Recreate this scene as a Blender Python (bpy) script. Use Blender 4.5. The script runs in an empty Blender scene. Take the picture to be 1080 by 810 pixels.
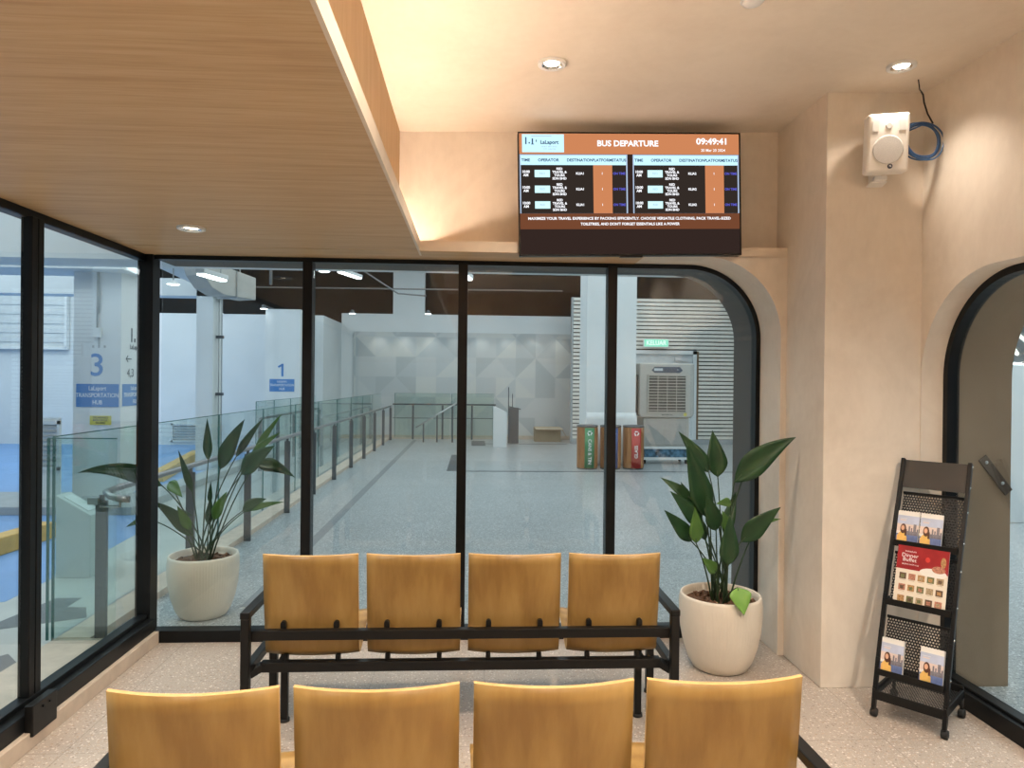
import bpy, bmesh, math, random
from mathutils import Vector, Matrix, Euler
random.seed(7)
PI = math.pi
sc = bpy.context.scene
C = bpy.data.collections.new('scene_collection'); sc.collection.children.link(C)

# ------------------------------------------------------------------ mesh helpers
class MB:
    """collects geometry in a bmesh; build() links it as one mesh object"""
    def __init__(self):
        self.bm = bmesh.new(); self.mats = []; self.mi = 0
    def use(self, m):
        if m not in self.mats: self.mats.append(m)
        self.mi = self.mats.index(m); return self
    def _f(self, vs, smooth=False):
        try:
            f = self.bm.faces.new(vs)
        except ValueError:
            return None
        f.material_index = self.mi; f.smooth = smooth
        return f
    def box(self, x0, x1, y0, y1, z0, z1, M=None):
        vs = [Vector((x, y, z)) for x in (x0, x1) for y in (y0, y1) for z in (z0, z1)]
        if M is not None: vs = [M @ v for v in vs]
        v = [self.bm.verts.new(p) for p in vs]
        for q in ((0,1,3,2),(4,6,7,5),(0,4,5,1),(2,3,7,6),(0,2,6,4),(1,5,7,3)):
            self._f([v[i] for i in q])
        return self
    def bar(self, a, b, w, h, up=(0,0,1)):
        a = Vector(a); b = Vector(b); d = b - a; L = d.length; d.normalize()
        u = Vector(up)
        if abs(d.dot(u)) > .99: u = Vector((0,1,0))
        s = d.cross(u).normalized(); u = s.cross(d)
        M = Matrix((( d.x, s.x, u.x, a.x),(d.y, s.y, u.y, a.y),(d.z, s.z, u.z, a.z),(0,0,0,1)))
        return self.box(0, L, -w/2, w/2, -h/2, h/2, M)
    def prism(self, pts, axis, a, b):
        """polygon pts (2D) extruded between a and b along axis 'x','y','z'"""
        def mk(p, t):
            return {'x': (t, p[0], p[1]), 'y': (p[0], t, p[1]), 'z': (p[0], p[1], t)}[axis]
        lo = [self.bm.verts.new(mk(p, a)) for p in pts]; hi = [self.bm.verts.new(mk(p, b)) for p in pts]
        n = len(pts)
        self._f(lo[::-1]); self._f(hi)
        for i in range(n):
            j = (i+1) % n
            self._f([lo[i], lo[j], hi[j], hi[i]])
        return self
    def ring(self, outer, inner, axis, a, b):
        """open band between two equal-length polylines, extruded"""
        def mk(p, t):
            return {'x': (t, p[0], p[1]), 'y': (p[0], t, p[1]), 'z': (p[0], p[1], t)}[axis]
        n = len(outer)
        V = [[self.bm.verts.new(mk(p, t)) for p in poly] for poly in (outer, inner) for t in (a, b)]
        oa, ob, ia, ib = V
        for i in range(n-1):
            self._f([oa[i], oa[i+1], ob[i+1], ob[i]]); self._f([ia[i+1], ia[i], ib[i], ib[i+1]])
            self._f([oa[i+1], oa[i], ia[i], ia[i+1]]); self._f([ob[i], ob[i+1], ib[i+1], ib[i]])
        self._f([oa[0], ob[0], ib[0], ia[0]]); self._f([oa[-1], ia[-1], ib[-1], ob[-1]])
        return self
    def cyl(self, c, r, h, seg=24, r2=None, M=None, smooth=True):
        """vertical cylinder / cone frustum from c upward"""
        return self.lathe([(0, 0), (r, 0), (r if r2 is None else r2, h), (0, h)], seg, c, M, smooth=False if not smooth else None)
    def lathe(self, prof, seg=32, c=(0,0,0), M=None, smooth=True, rib=None):
        c = Vector(c); rows = []
        for (r, z) in prof:
            if r < 1e-6:
                p = c + Vector((0, 0, z)); rows.append([self.bm.verts.new(M @ p if M is not None else p)])
            else:
                row = []
                for k in range(seg):
                    a = 2*PI*k/seg; rr = r
                    if rib: rr = rib(r, z, k)
                    p = c + Vector((rr*math.cos(a), rr*math.sin(a), z))
                    row.append(self.bm.verts.new(M @ p if M is not None else p))
                rows.append(row)
        for i in range(len(rows)-1):
            A, B = rows[i], rows[i+1]
            sm = smooth if smooth is not None else abs(prof[i][1]-prof[i+1][1]) > 1e-6
            for k in range(seg):
                l = (k+1) % seg
                if len(A) == 1 and len(B) > 1: self._f([A[0], B[l], B[k]], sm)
                elif len(B) == 1 and len(A) > 1: self._f([A[k], A[l], B[0]], sm)
                elif len(A) > 1 and len(B) > 1: self._f([A[k], A[l], B[l], B[k]], sm)
        return self
    def tube(self, pts, r, seg=10, closed=False, r_end=None):
        pts = [Vector(p) for p in pts]; n = len(pts); rows = []
        prev = None
        for i, p in enumerate(pts):
            if closed: t = (pts[(i+1) % n] - pts[i-1]).normalized()
            else: t = (pts[min(i+1, n-1)] - pts[max(i-1, 0)]).normalized()
            if prev is None:
                u = t.cross(Vector((0,0,1)))
                if u.length < 1e-3: u = t.cross(Vector((0,1,0)))
            else:
                u = prev - t*prev.dot(t)
            u.normalize(); prev = u; w = t.cross(u)
            rr = r if r_end is None else r + (r_end-r)*i/max(1, n-1)
            rows.append([self.bm.verts.new(p + rr*(math.cos(2*PI*k/seg)*u + math.sin(2*PI*k/seg)*w)) for k in range(seg)])
        for i in range(n if closed else n-1):
            A, B = rows[i], rows[(i+1) % n]
            for k in range(seg):
                l = (k+1) % seg
                self._f([A[k], A[l], B[l], B[k]], True)
        if not closed:
            self._f(rows[0][::-1]); self._f(rows[-1])
        return self
    def quad(self, *ps):
        self._f([self.bm.verts.new(p) for p in ps]); return self
    def disc(self, c, r, normal=(0,0,1), seg=28):
        M = Vector(normal).to_track_quat('Z', 'Y').to_matrix().to_4x4(); M.translation = Vector(c)
        self._f([self.bm.verts.new(M @ Vector((r*math.cos(2*PI*k/seg), r*math.sin(2*PI*k/seg), 0))) for k in range(seg)])
        return self
    def text(self, s, M, size, align='CENTER', bold=0.0, depth=0.0006, sx=1.0, line=1.0):
        cu = bpy.data.curves.new('lettering', 'FONT')
        cu.body = s; cu.size = size; cu.align_x = align; cu.align_y = 'CENTER'
        cu.extrude = depth; cu.offset = bold*size; cu.space_line = line; cu.resolution_u = 3
        o = bpy.data.objects.new('lettering', cu); C.objects.link(o)
        bpy.context.view_layer.update()
        dg = bpy.context.evaluated_depsgraph_get()
        me = bpy.data.meshes.new_from_object(o.evaluated_get(dg))
        me.transform(M @ Matrix.Diagonal((sx, 1, 1, 1)))
        nf = len(self.bm.faces); self.bm.from_mesh(me); self.bm.faces.ensure_lookup_table()
        for f in self.bm.faces[nf:]: f.material_index = self.mi
        bpy.data.objects.remove(o); bpy.data.curves.remove(cu); bpy.data.meshes.remove(me)
        return self
    def build(self, name, m=None, parent=None, bevel=0, seg=2, solid=0, loc=None, normals=True):
        if normals: bmesh.ops.recalc_face_normals(self.bm, faces=self.bm.faces)
        me = bpy.data.meshes.new(name); self.bm.to_mesh(me); self.bm.free()
        for q in (self.mats if self.mats else [m]): me.materials.append(q)
        o = bpy.data.objects.new(name, me); C.objects.link(o)
        if parent is not None: o.parent = parent
        if loc is not None: o.location = loc
        if solid:
            md = o.modifiers.new('thick', 'SOLIDIFY'); md.thickness = solid; md.offset = 0
        if bevel:
            md = o.modifiers.new('soft_edges', 'BEVEL'); md.width = bevel; md.segments = seg
            md.limit_method = 'ANGLE'; md.angle_limit = math.radians(40)
        return o

def tag(o, label=None, cat=None, group=None, kind=None):
    if label: o['label'] = label
    if cat: o['category'] = cat
    if group: o['group'] = group
    if kind: o['kind'] = kind
    return o
def empty(name, loc=(0,0,0), rz=0, label=None, cat=None, group=None, kind=None):
    o = bpy.data.objects.new(name, None); C.objects.link(o)
    o.empty_display_size = .1; o.location = loc; o.rotation_euler = (0, 0, rz)
    return tag(o, label, cat, group, kind)
def kids(o): return [c for c in C.objects if c.parent == o]
def copy_tree(o, parent=None):
    c = o.copy(); C.objects.link(c); c.parent = parent
    for ch in kids(o): copy_tree(ch, c)
    return c
def struct(o): o['kind'] = 'structure'; return o

# ------------------------------------------------------------------ materials
def node_mat(name):
    m = bpy.data.materials.new(name); m.use_nodes = True
    nt = m.node_tree; b = nt.nodes['Principled BSDF']
    return m, nt, b
def N(nt, t, **kw):
    n = nt.nodes.new(t)
    for k, v in kw.items(): setattr(n, k, v)
    return n
def mixc(nt, fac, a, b, mode='MIX'):
    n = nt.nodes.new('ShaderNodeMix'); n.data_type = 'RGBA'; n.blend_type = mode
    for s, v in ((0, fac), (6, a), (7, b)):
        if hasattr(v, 'links') or isinstance(v, bpy.types.NodeSocket): nt.links.new(v, n.inputs[s])
        elif s == 0: n.inputs[0].default_value = v
        else: n.inputs[s].default_value = (*v, 1)
    return n.outputs[2]
def coord(nt, scale=(1,1,1), kind='Object', rot=(0,0,0)):
    tc = N(nt, 'ShaderNodeTexCoord'); mp = N(nt, 'ShaderNodeMapping')
    mp.inputs['Scale'].default_value = scale; mp.inputs['Rotation'].default_value = rot
    nt.links.new(tc.outputs[kind], mp.inputs['Vector']); return mp.outputs['Vector']
def ramp(nt, fac, stops, interp='LINEAR'):
    r = N(nt, 'ShaderNodeValToRGB'); r.color_ramp.interpolation = interp
    e = r.color_ramp.elements
    while len(e) < len(stops): e.new(.5)
    for el, (p, c) in zip(e, stops):
        el.position = p; el.color = (*c, 1) if len(c) == 3 else c
    nt.links.new(fac, r.inputs['Fac']); return r.outputs['Color']
def math_n(nt, op, a, b=None):
    n = N(nt, 'ShaderNodeMath', operation=op)
    for i, v in enumerate((a, b)):
        if v is None: continue
        if isinstance(v, (int, float)): n.inputs[i].default_value = v
        else: nt.links.new(v, n.inputs[i])
    return n.outputs[0]
def plain(name, col, rough=.5, metal=0, var=.06, scale=8, bump=0, spec=.5):
    m, nt, b = node_mat(name)
    v = coord(nt)
    n = N(nt, 'ShaderNodeTexNoise'); n.inputs['Scale'].default_value = scale; n.inputs['Detail'].default_value = 4
    nt.links.new(v, n.inputs['Vector'])
    lo = tuple(c*(1-var) for c in col); hi = tuple(min(1, c*(1+var)) for c in col)
    nt.links.new(ramp(nt, n.outputs['Fac'], [(.3, lo), (.7, hi)]), b.inputs['Base Color'])
    b.inputs['Roughness'].default_value = rough; b.inputs['Metallic'].default_value = metal
    b.inputs['Specular IOR Level'].default_value = spec
    if bump:
        bp = N(nt, 'ShaderNodeBump'); bp.inputs['Strength'].default_value = bump; bp.inputs['Distance'].default_value = .01
        nt.links.new(n.outputs['Fac'], bp.inputs['Height']); nt.links.new(bp.outputs[0], b.inputs['Normal'])
    return m
def plaster(name, c1, c2, rough=.75):
    m, nt, b = node_mat(name)
    v = coord(nt)
    a = N(nt, 'ShaderNodeTexNoise'); a.inputs['Scale'].default_value = 1.6; a.inputs['Detail'].default_value = 7; a.inputs['Roughness'].default_value = .62
    a.inputs['Distortion'].default_value = .8
    nt.links.new(v, a.inputs['Vector'])
    d = N(nt, 'ShaderNodeTexNoise'); d.inputs['Scale'].default_value = 26; d.inputs['Detail'].default_value = 5
    nt.links.new(coord(nt, (1, 1, .5)), d.inputs['Vector'])
    f = math_n(nt, 'ADD', math_n(nt, 'MULTIPLY', a.outputs['Fac'], .8), math_n(nt, 'MULTIPLY', d.outputs['Fac'], .2))
    nt.links.new(ramp(nt, f, [(.36, c1), (.62, c2)]), b.inputs['Base Color'])
    b.inputs['Roughness'].default_value = rough; b.inputs['Specular IOR Level'].default_value = .3
    bp = N(nt, 'ShaderNodeBump'); bp.inputs['Strength'].default_value = .08; bp.inputs['Distance'].default_value = .01
    nt.links.new(d.outputs['Fac'], bp.inputs['Height']); nt.links.new(bp.outputs[0], b.inputs['Normal'])
    return m
def wood(name, c1, c2, c3, stretch, rough=.45, scale=1.0, spec=.4, figure=0.0):
    """stretch: mapping scale, small along the grain"""
    m, nt, b = node_mat(name)
    v = coord(nt, stretch)
    a = N(nt, 'ShaderNodeTexNoise'); a.inputs['Scale'].default_value = 3*scale; a.inputs['Detail'].default_value = 8; a.inputs['Roughness'].default_value = .65; a.inputs['Distortion'].default_value = .4
    d = N(nt, 'ShaderNodeTexNoise'); d.inputs['Scale'].default_value = 14*scale; d.inputs['Detail'].default_value = 6
    nt.links.new(v, a.inputs['Vector']); nt.links.new(v, d.inputs['Vector'])
    f = math_n(nt, 'ADD', math_n(nt, 'MULTIPLY', a.outputs['Fac'], .65), math_n(nt, 'MULTIPLY', d.outputs['Fac'], .35))
    if figure:
        w = N(nt, 'ShaderNodeTexWave', wave_type='RINGS'); w.inputs['Scale'].default_value = figure; w.inputs['Distortion'].default_value = 5; w.inputs['Detail'].default_value = 3
        w.inputs['Detail Scale'].default_value = 1.2
        nt.links.new(v, w.inputs['Vector'])
        f = math_n(nt, 'ADD', math_n(nt, 'MULTIPLY', f, .78), math_n(nt, 'MULTIPLY', w.outputs['Fac'], .22))
    nt.links.new(ramp(nt, f, [(.33, c1), (.5, c2), (.68, c3)]), b.inputs['Base Color'])
    b.inputs['Roughness'].default_value = rough; b.inputs['Specular IOR Level'].default_value = spec
    return m
def terrazzo(name, base, pal, tile=.6, rough=.35, dens=.33, joint=.8, s1=55, s2=130):
    m, nt, b = node_mat(name)
    v = coord(nt); col = None
    n0 = N(nt, 'ShaderNodeTexNoise'); n0.inputs['Scale'].default_value = 1.2; n0.inputs['Detail'].default_value = 3
    nt.links.new(v, n0.inputs['Vector'])
    col = ramp(nt, n0.outputs['Fac'], [(.35, tuple(c*.93 for c in base)), (.65, tuple(c*1.05 for c in base))])
    for s, dd in ((s2, dens*.9), (s1, dens)):
        vo = N(nt, 'ShaderNodeTexVoronoi'); vo.inputs['Scale'].default_value = s
        nz = N(nt, 'ShaderNodeTexNoise'); nz.inputs['Scale'].default_value = s*1.2
        nt.links.new(v, nz.inputs['Vector'])
        vv = mixc(nt, .008, v, nz.outputs['Color'], 'ADD')
        nt.links.new(vv, vo.inputs['Vector'])
        sep = N(nt, 'ShaderNodeSeparateColor'); nt.links.new(vo.outputs['Color'], sep.inputs[0])
        k = len(pal)
        chip = ramp(nt, sep.outputs[0], [(i/k, p) for i, p in enumerate(pal)], 'CONSTANT')
        msk = math_n(nt, 'MULTIPLY', math_n(nt, 'LESS_THAN', vo.outputs['Distance'], dd), math_n(nt, 'LESS_THAN', sep.outputs[1], .62))
        col = mixc(nt, msk, col, chip)
    if tile:
        sx = N(nt, 'ShaderNodeSeparateXYZ'); nt.links.new(v, sx.inputs[0])
        ms = None
        for o in (0, 1):
            fr = math_n(nt, 'FRACT', math_n(nt, 'DIVIDE', math_n(nt, 'ADD', sx.outputs[o], 100.13), tile))
            l = math_n(nt, 'LESS_THAN', fr, .004/tile)
            ms = l if ms is None else math_n(nt, 'MAXIMUM', ms, l)
        col = mixc(nt, math_n(nt, 'MULTIPLY', ms, joint), col, tuple(c*.45 for c in base))
    nt.links.new(col, b.inputs['Base Color'])
    b.inputs['Roughness'].default_value = rough; b.inputs['Specular IOR Level'].default_value = .45
    return m
def emit(name, col, s=1.0):
    m = bpy.data.materials.new(name); m.use_nodes = True; nt = m.node_tree; nt.nodes.clear()
    e = N(nt, 'ShaderNodeEmission'); e.inputs[0].default_value = (*col, 1); e.inputs[1].default_value = s
    o = N(nt, 'ShaderNodeOutputMaterial'); nt.links.new(e.outputs[0], o.inputs[0]); return m
def glass(name, tint, refl=1.0):
    m = bpy.data.materials.new(name); m.use_nodes = True; nt = m.node_tree; nt.nodes.clear()
    t = N(nt, 'ShaderNodeBsdfTransparent'); t.inputs[0].default_value = (*tint, 1)
    g = N(nt, 'ShaderNodeBsdfGlossy'); g.inputs['Roughness'].default_value = 0.0; g.inputs[0].default_value = (1, 1, 1, 1)
    lw = N(nt, 'ShaderNodeLayerWeight'); lw.inputs[0].default_value = .5
    f = math_n(nt, 'ADD', math_n(nt, 'MULTIPLY', math_n(nt, 'POWER', lw.outputs['Facing'], 5), .96*refl), .04*refl)
    mx = N(nt, 'ShaderNodeMixShader'); nt.links.new(f, mx.inputs[0]); nt.links.new(t.outputs[0], mx.inputs[1]); nt.links.new(g.outputs[0], mx.inputs[2])
    o = N(nt, 'ShaderNodeOutputMaterial'); nt.links.new(mx.outputs[0], o.inputs[0]); return m
def perforated(name, col, pitch=.0105, r=.30):
    m, nt, b = node_mat(name)
    b.inputs['Base Color'].default_value = (*col, 1); b.inputs['Roughness'].default_value = .45; b.inputs['Metallic'].default_value = .3
    tc = N(nt, 'ShaderNodeTexCoord'); s = N(nt, 'ShaderNodeSeparateXYZ'); nt.links.new(tc.outputs['UV'], s.inputs[0])
    u = math_n(nt, 'DIVIDE', s.outputs[0], pitch); w = math_n(nt, 'DIVIDE', s.outputs[1], pitch)
    row = math_n(nt, 'MODULO', math_n(nt, 'FLOOR', w), 2.0)
    u = math_n(nt, 'ADD', u, math_n(nt, 'MULTIPLY', row, .5))
    a = math_n(nt, 'SUBTRACT', math_n(nt, 'FRACT', u), .5); c = math_n(nt, 'SUBTRACT', math_n(nt, 'FRACT', w), .5)
    d = math_n(nt, 'SQRT', math_n(nt, 'ADD', math_n(nt, 'MULTIPLY', a, a), math_n(nt, 'MULTIPLY', c, c)))
    hole = math_n(nt, 'LESS_THAN', d, r)
    t = N(nt, 'ShaderNodeBsdfTransparent'); mx = N(nt, 'ShaderNodeMixShader')
    nt.links.new(hole, mx.inputs[0]); nt.links.new(b.outputs[0], mx.inputs[1]); nt.links.new(t.outputs[0], mx.inputs[2])
    nt.links.new(mx.outputs[0], nt.nodes['Material Output'].inputs[0]); return m
def mosaic(name, size=.55):
    m, nt, b = node_mat(name)
    tc = N(nt, 'ShaderNodeTexCoord'); s = N(nt, 'ShaderNodeSeparateXYZ'); nt.links.new(tc.outputs['Object'], s.inputs[0])
    u = math_n(nt, 'DIVIDE', math_n(nt, 'ADD', s.outputs[0], 50), size); w = math_n(nt, 'DIVIDE', math_n(nt, 'ADD', s.outputs[2], 50), size)
    fu = math_n(nt, 'FRACT', u); fw = math_n(nt, 'FRACT', w); iu = math_n(nt, 'FLOOR', u); iw = math_n(nt, 'FLOOR', w)
    chk = math_n(nt, 'MODULO', math_n(nt, 'ADD', iu, iw), 2.0)
    d1 = math_n(nt, 'GREATER_THAN', fu, fw); d2 = math_n(nt, 'GREATER_THAN', math_n(nt, 'ADD', fu, fw), 1.0)
    tri = math_n(nt, 'ADD', math_n(nt, 'MULTIPLY', d1, chk), math_n(nt, 'MULTIPLY', d2, math_n(nt, 'SUBTRACT', 1.0, chk)))
    cb = N(nt, 'ShaderNodeCombineXYZ'); nt.links.new(iu, cb.inputs[0]); nt.links.new(iw, cb.inputs[1]); nt.links.new(tri, cb.inputs[2])
    wn = N(nt, 'ShaderNodeTexWhiteNoise', noise_dimensions='3D'); nt.links.new(cb.outputs[0], wn.inputs['Vector'])
    col = ramp(nt, wn.outputs['Value'], [(0, (.44, .47, .48)), (.25, (.54, .56, .56)), (.5, (.49, .52, .53)), (.75, (.58, .59, .57))], 'CONSTANT')
    nt.links.new(col, b.inputs['Base Color']); b.inputs['Roughness'].default_value = .4
    return m

M = {}
M['plaster'] = plaster('beige_plaster', (.69, .61, .515), (.81, .73, .63))
M['ceil'] = plaster('ceiling_plaster', (.76, .665, .555), (.83, .74, .63))
M['taupe'] = plaster('taupe_reflection_render', (.28, .20, .135), (.33, .245, .17))  # colour includes the brown reflection on the door glass
M['charcoal'] = plain('charcoal_render', (.062, .056, .05), .6)
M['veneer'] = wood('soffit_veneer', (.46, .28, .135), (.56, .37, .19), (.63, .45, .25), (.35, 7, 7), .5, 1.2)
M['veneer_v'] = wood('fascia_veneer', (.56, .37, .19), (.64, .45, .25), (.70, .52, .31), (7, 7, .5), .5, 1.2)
M['lip'] = plain('cream_trim', (.72, .62, .50), .5)
M['ply'] = wood('honey_plywood', (.255, .142, .040), (.325, .192, .056), (.38, .235, .075), (3.0, 3.0, .55), .36, 1.0, .4, figure=1.6)
M['ply_edge'] = plain('pale_plywood_edge', (.62, .39, .15), .45, var=.1, scale=60)
M['black'] = plain('black_powder_coat', (.006, .006, .006), .42, .0, .15, 30, 0, .3)
M['frame'] = plain('black_window_frame', (.005, .006, .007), .4, .0, .15, 20, 0, .25)
M['rubber'] = plain('black_rubber', (.015, .015, .015), .8)
M['steel'] = plain('brushed_steel', (.55, .56, .57), .28, 1.0, .05)
M['rail'] = plain('satin_grey_rail', (.30, .31, .32), .35, .8, .05)
M['pipe'] = plain('dull_grey_pipe', (.20, .20, .20), .6)
M['chrome'] = plain('polished_chrome', (.8, .8, .8), .12, 1.0, .02)
M['darksteel'] = plain('dark_grey_steel', (.085, .095, .105), .42, .2, .08)
M['floor'] = terrazzo('beige_terrazzo', (.41, .35, .295), [(.60, .54, .48), (.46, .35, .27), (.26, .21, .18), (.66, .60, .54), (.36, .27, .20)], .6, .38, .36, .6, 70, 170)
M['ground'] = terrazzo('grey_terrazzo', (.32, .34, .345), [(.56, .58, .58), (.15, .165, .17), (.46, .48, .48), (.68, .69, .69)], 1.2, .28, .42, .4, 60, 140)
M['curb'] = plain('beige_stone', (.55, .46, .37), .5, 0, .1, 12)
M['blue'] = plain('blue_floor_paint', (.15, .31, .60), .5, 0, .08, 2)
M['yellow'] = plain('worn_yellow_paint', (.60, .35, .07), .55, 0, .2, 6)
M['greywhite'] = plain('white_paint', (.69, .715, .72), .6, 0, .04, 1.2)
M['concrete'] = plain('grey_concrete', (.36, .38, .39), .7, 0, .1, 4)
M['void'] = plain('dark_service_void', (.040, .040, .040), .9, 0, .2, 2)
M['white'] = plain('white_plastic', (.80, .79, .77), .4, 0, .02)
M['warmwhite'] = plain('ivory_speaker_plastic', (.80, .77, .72), .42, 0, .02)
M['mosaic'] = mosaic('triangle_mosaic')
M['slat'] = plain('cream_slat', (.74, .71, .65), .5, 0, .04)
M['glass'] = glass('clear_glass', (.93, .965, .965), 1.0)
M['glass_rail'] = glass('green_tinted_glass', (.90, .955, .94), .8)
M['glass_edge'] = plain('green_glass_edge', (.05, .16, .15), .2)
M['pot'] = plain('ivory_ribbed_ceramic', (.74, .68, .58), .5, 0, .04)
M['soil'] = plain('brown_bark_chips', (.12, .06, .03), .9, 0, .5, 60, .6)
M['stalk'] = plain('dark_green_stalk', (.025, .055, .02), .5)
def leaf_mat(name, c1, c2):
    m, nt, b = node_mat(name)
    n = N(nt, 'ShaderNodeTexNoise'); n.inputs['Scale'].default_value = 9; n.inputs['Detail'].default_value = 5
    nt.links.new(coord(nt), n.inputs['Vector'])
    nt.links.new(ramp(nt, n.outputs['Fac'], [(.35, c1), (.65, c2)]), b.inputs['Base Color'])
    b.inputs['Roughness'].default_value = .38; b.inputs['Specular IOR Level'].default_value = .4
    return m
M['leaf'] = leaf_mat('deep_green_leaf', (.012, .045, .016), (.022, .072, .024))
M['leaf2'] = leaf_mat('mid_green_leaf', (.05, .13, .025), (.08, .18, .035))
M['leaf3'] = leaf_mat('bright_green_leaf', (.13, .30, .05), (.20, .38, .08))
M['blue_cable'] = plain('blue_cable_sheath', (.035, .10, .24), .4)
M['signblue'] = plain('sign_blue_vinyl', (.07, .22, .52), .5, 0, .03)
M['signyellow'] = plain('sign_yellow_vinyl', (.62, .55, .10), .5, 0, .05)
M['ink'] = plain('dark_ink', (.03, .04, .06), .6)
M['inkwhite'] = plain('white_ink', (.85, .87, .88), .6)
M['lampglow'] = emit('warm_lamp_glow', (1, .86, .66), 14)
M['coolglow'] = emit('cool_lamp_glow', (.92, .98, 1), 5)
M['cove'] = emit('cove_led_glow', (1, .79, .63), 88)

# ------------------------------------------------------------------ levels and planes (metres, camera stands over the origin, y runs into the room)
ZC, ZS, ZL = 3.10, 2.345, 2.405          # plaster ceiling, wood soffit, top of soffit lip
XL, XR = -1.94, 2.365                    # left glazing, right wall
YB = -3.2                                # rear wall
YI, YG, YE = 4.05, 4.36, 4.80            # back wall inner face, glazing plane, outer face

# ------------------------------------------------------------------ room shell
struct(MB().box(-1.98, 2.50, YB, 4.38, -.12, 0).build('floor', M['floor']))
def zc(x): return 3.088 + .0275*x        # the plaster ceiling climbs slightly to the right
struct(MB().prism([(-.52, zc(-.52)), (2.865, zc(2.865)), (2.865, 3.30), (-.52, 3.30)], 'y', YB, YI+.17).build('ceiling', M['ceil']))

def arc(cx, cz, r, a0, a1, n=20):
    return [(cx + r*math.cos(a0+(a1-a0)*k/n), cz + r*math.sin(a0+(a1-a0)*k/n)) for k in range(n+1)]
AX, AR = 1.805, .46                      # right jamb and corner radius of the arched back opening
# back wall: upper wall with ledge, spandrel with a rounded corner, outer charcoal reveal
wb = empty('wall_back', kind='structure')
MB().box(-.60, 1.86, 4.20, 4.40, ZL, 3.29).build('upper_wall', M['plaster'], wb)
MB().box(-.33, 1.86, YI, 4.20, ZS, ZL).build('ledge', M['lip'], wb)
sp = [(AX, 0), (1.86, 0), (1.86, ZS+.003), (AX-AR, ZS+.003)] + arc(AX-AR, ZS-AR, AR, PI/2, 0)[1:]
MB().prism(sp, 'y', YI, YG).build('spandrel', M['plaster'], wb)
MB().box(AX-AR-.35, AX-AR, YI+.001, YG, ZS+.001, ZS+.01).build('reveal_head', M['plaster'], wb)
MB().prism(sp, 'y', 4.42, YE).use(M['charcoal']).box(-2.0, 1.86, 4.42, YE, ZS, 3.3).build('outer_reveal', M['charcoal'], wb)
# pillar standing in the corner, running out to the facade
struct(MB().box(1.84, 2.865, 3.60, YE, 0, 3.29).build('pillar', M['plaster'], bevel=.004))
# right wall with the arched doorway
DR, DT, D0, D1 = .52, 2.165, .80, 3.594
def dprof(i=0.0):
    return [(D1-i, 0)] + arc(D1-DR, DT-DR, DR-i, 0, PI/2) + arc(D0+DR, DT-DR, DR-i, PI/2, PI) + [(D0+i, 0)]
outl = [(YB, 0), (YB, 3.29), (3.60, 3.29), (3.60, 0)] + dprof()
MB_ = MB().prism(outl, 'x', XR, 2.485)
struct(MB_.build('wall_right', M['plaster']))
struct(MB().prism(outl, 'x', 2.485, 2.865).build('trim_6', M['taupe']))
# rear wall behind the camera: plaster below, timber panelling above
wr = empty('wall_rear', kind='structure')
MB().box(-2.0, 2.865, YB-.15, YB, 0, 1.9).build('dado', M['plaster'], wr)
MB().box(-2.0, 2.865, YB-.15, YB, 1.9, ZC+.1).build('panelling', M['veneer_v'], wr)
# dropped timber soffit over the left bay with its light trough
sf = empty('ceiling_soffit', kind='structure')
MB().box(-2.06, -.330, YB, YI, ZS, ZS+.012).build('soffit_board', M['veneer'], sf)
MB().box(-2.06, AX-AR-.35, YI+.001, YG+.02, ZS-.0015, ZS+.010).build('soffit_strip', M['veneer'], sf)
MB().box(-.330, -.318, YB, 4.2, ZS-.002, ZL).build('soffit_lip', M['lip'], sf)
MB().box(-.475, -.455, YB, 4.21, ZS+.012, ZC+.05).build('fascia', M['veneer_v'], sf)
MB().box(-2.0, -.475, YB, 4.21, ZC-.02, ZC+.1).build('bay_slab', M['lip'], sf)
led = MB().box(-.448, -.428, YB+.3, 4.17, ZS+.016, ZS+.024).build('light_strip', M['cove'], sf)

# left curb under the glazing
struct(MB().box(-2.05, -1.88, YB, 4.33, 0, .075).build('trim_1', M['curb'], bevel=.003))
# stone apron outside the left glazing
struct(MB().box(-2.47, -2.05, 1.2, 4.30, -.05, .045).build('trim_2', M['curb']))

# ------------------------------------------------------------------ glazing
def pane(parent, *b):
    return MB().box(*b).build('pane', M['glass'], parent)
w1 = empty('window_1', kind='structure')
mx = [-1.02, -.074, .858]
edges = [-1.93] + mx + [AX-.02]
fo = [(AX, 0)] + arc(AX-AR, ZS-AR, AR, 0, PI/2) + [(-1.93, ZS)]
fi = [(AX-.028, 0)] + arc(AX-AR, ZS-AR, AR-.028, 0, PI/2) + [(-1.93, ZS-.028)]
MB().ring(fo, fi, 'y', 4.345, 4.42).build('frame', M['frame'], w1)
MB().box(-1.93, AX-.02, 4.335, 4.425, 0, .072).build('sill_rail', M['frame'], w1, bevel=.003)
MB().box(-2.025, -1.935, 4.33, 4.43, 0, ZS).build('corner_post', M['frame'], w1, bevel=.003)
for x in mx:
    MB().box(x-.029, x+.029, 4.335, 4.425, .072, ZS-.02).build('mullion', M['frame'], w1, bevel=.003)
for a, b in zip(edges[:3], edges[1:4]):
    pane(w1, a+.03, b-.03, 4.376, 4.386, .07, ZS-.02)
gp = [(mx[2]+.03, .07), (AX-.026, .07)] + arc(AX-AR, ZS-AR, AR-.026, 0, PI/2) + [(mx[2]+.03, ZS-.026)]
MB().prism(gp, 'y', 4.376, 4.386).build('pane', M['glass'], w1)

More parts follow.
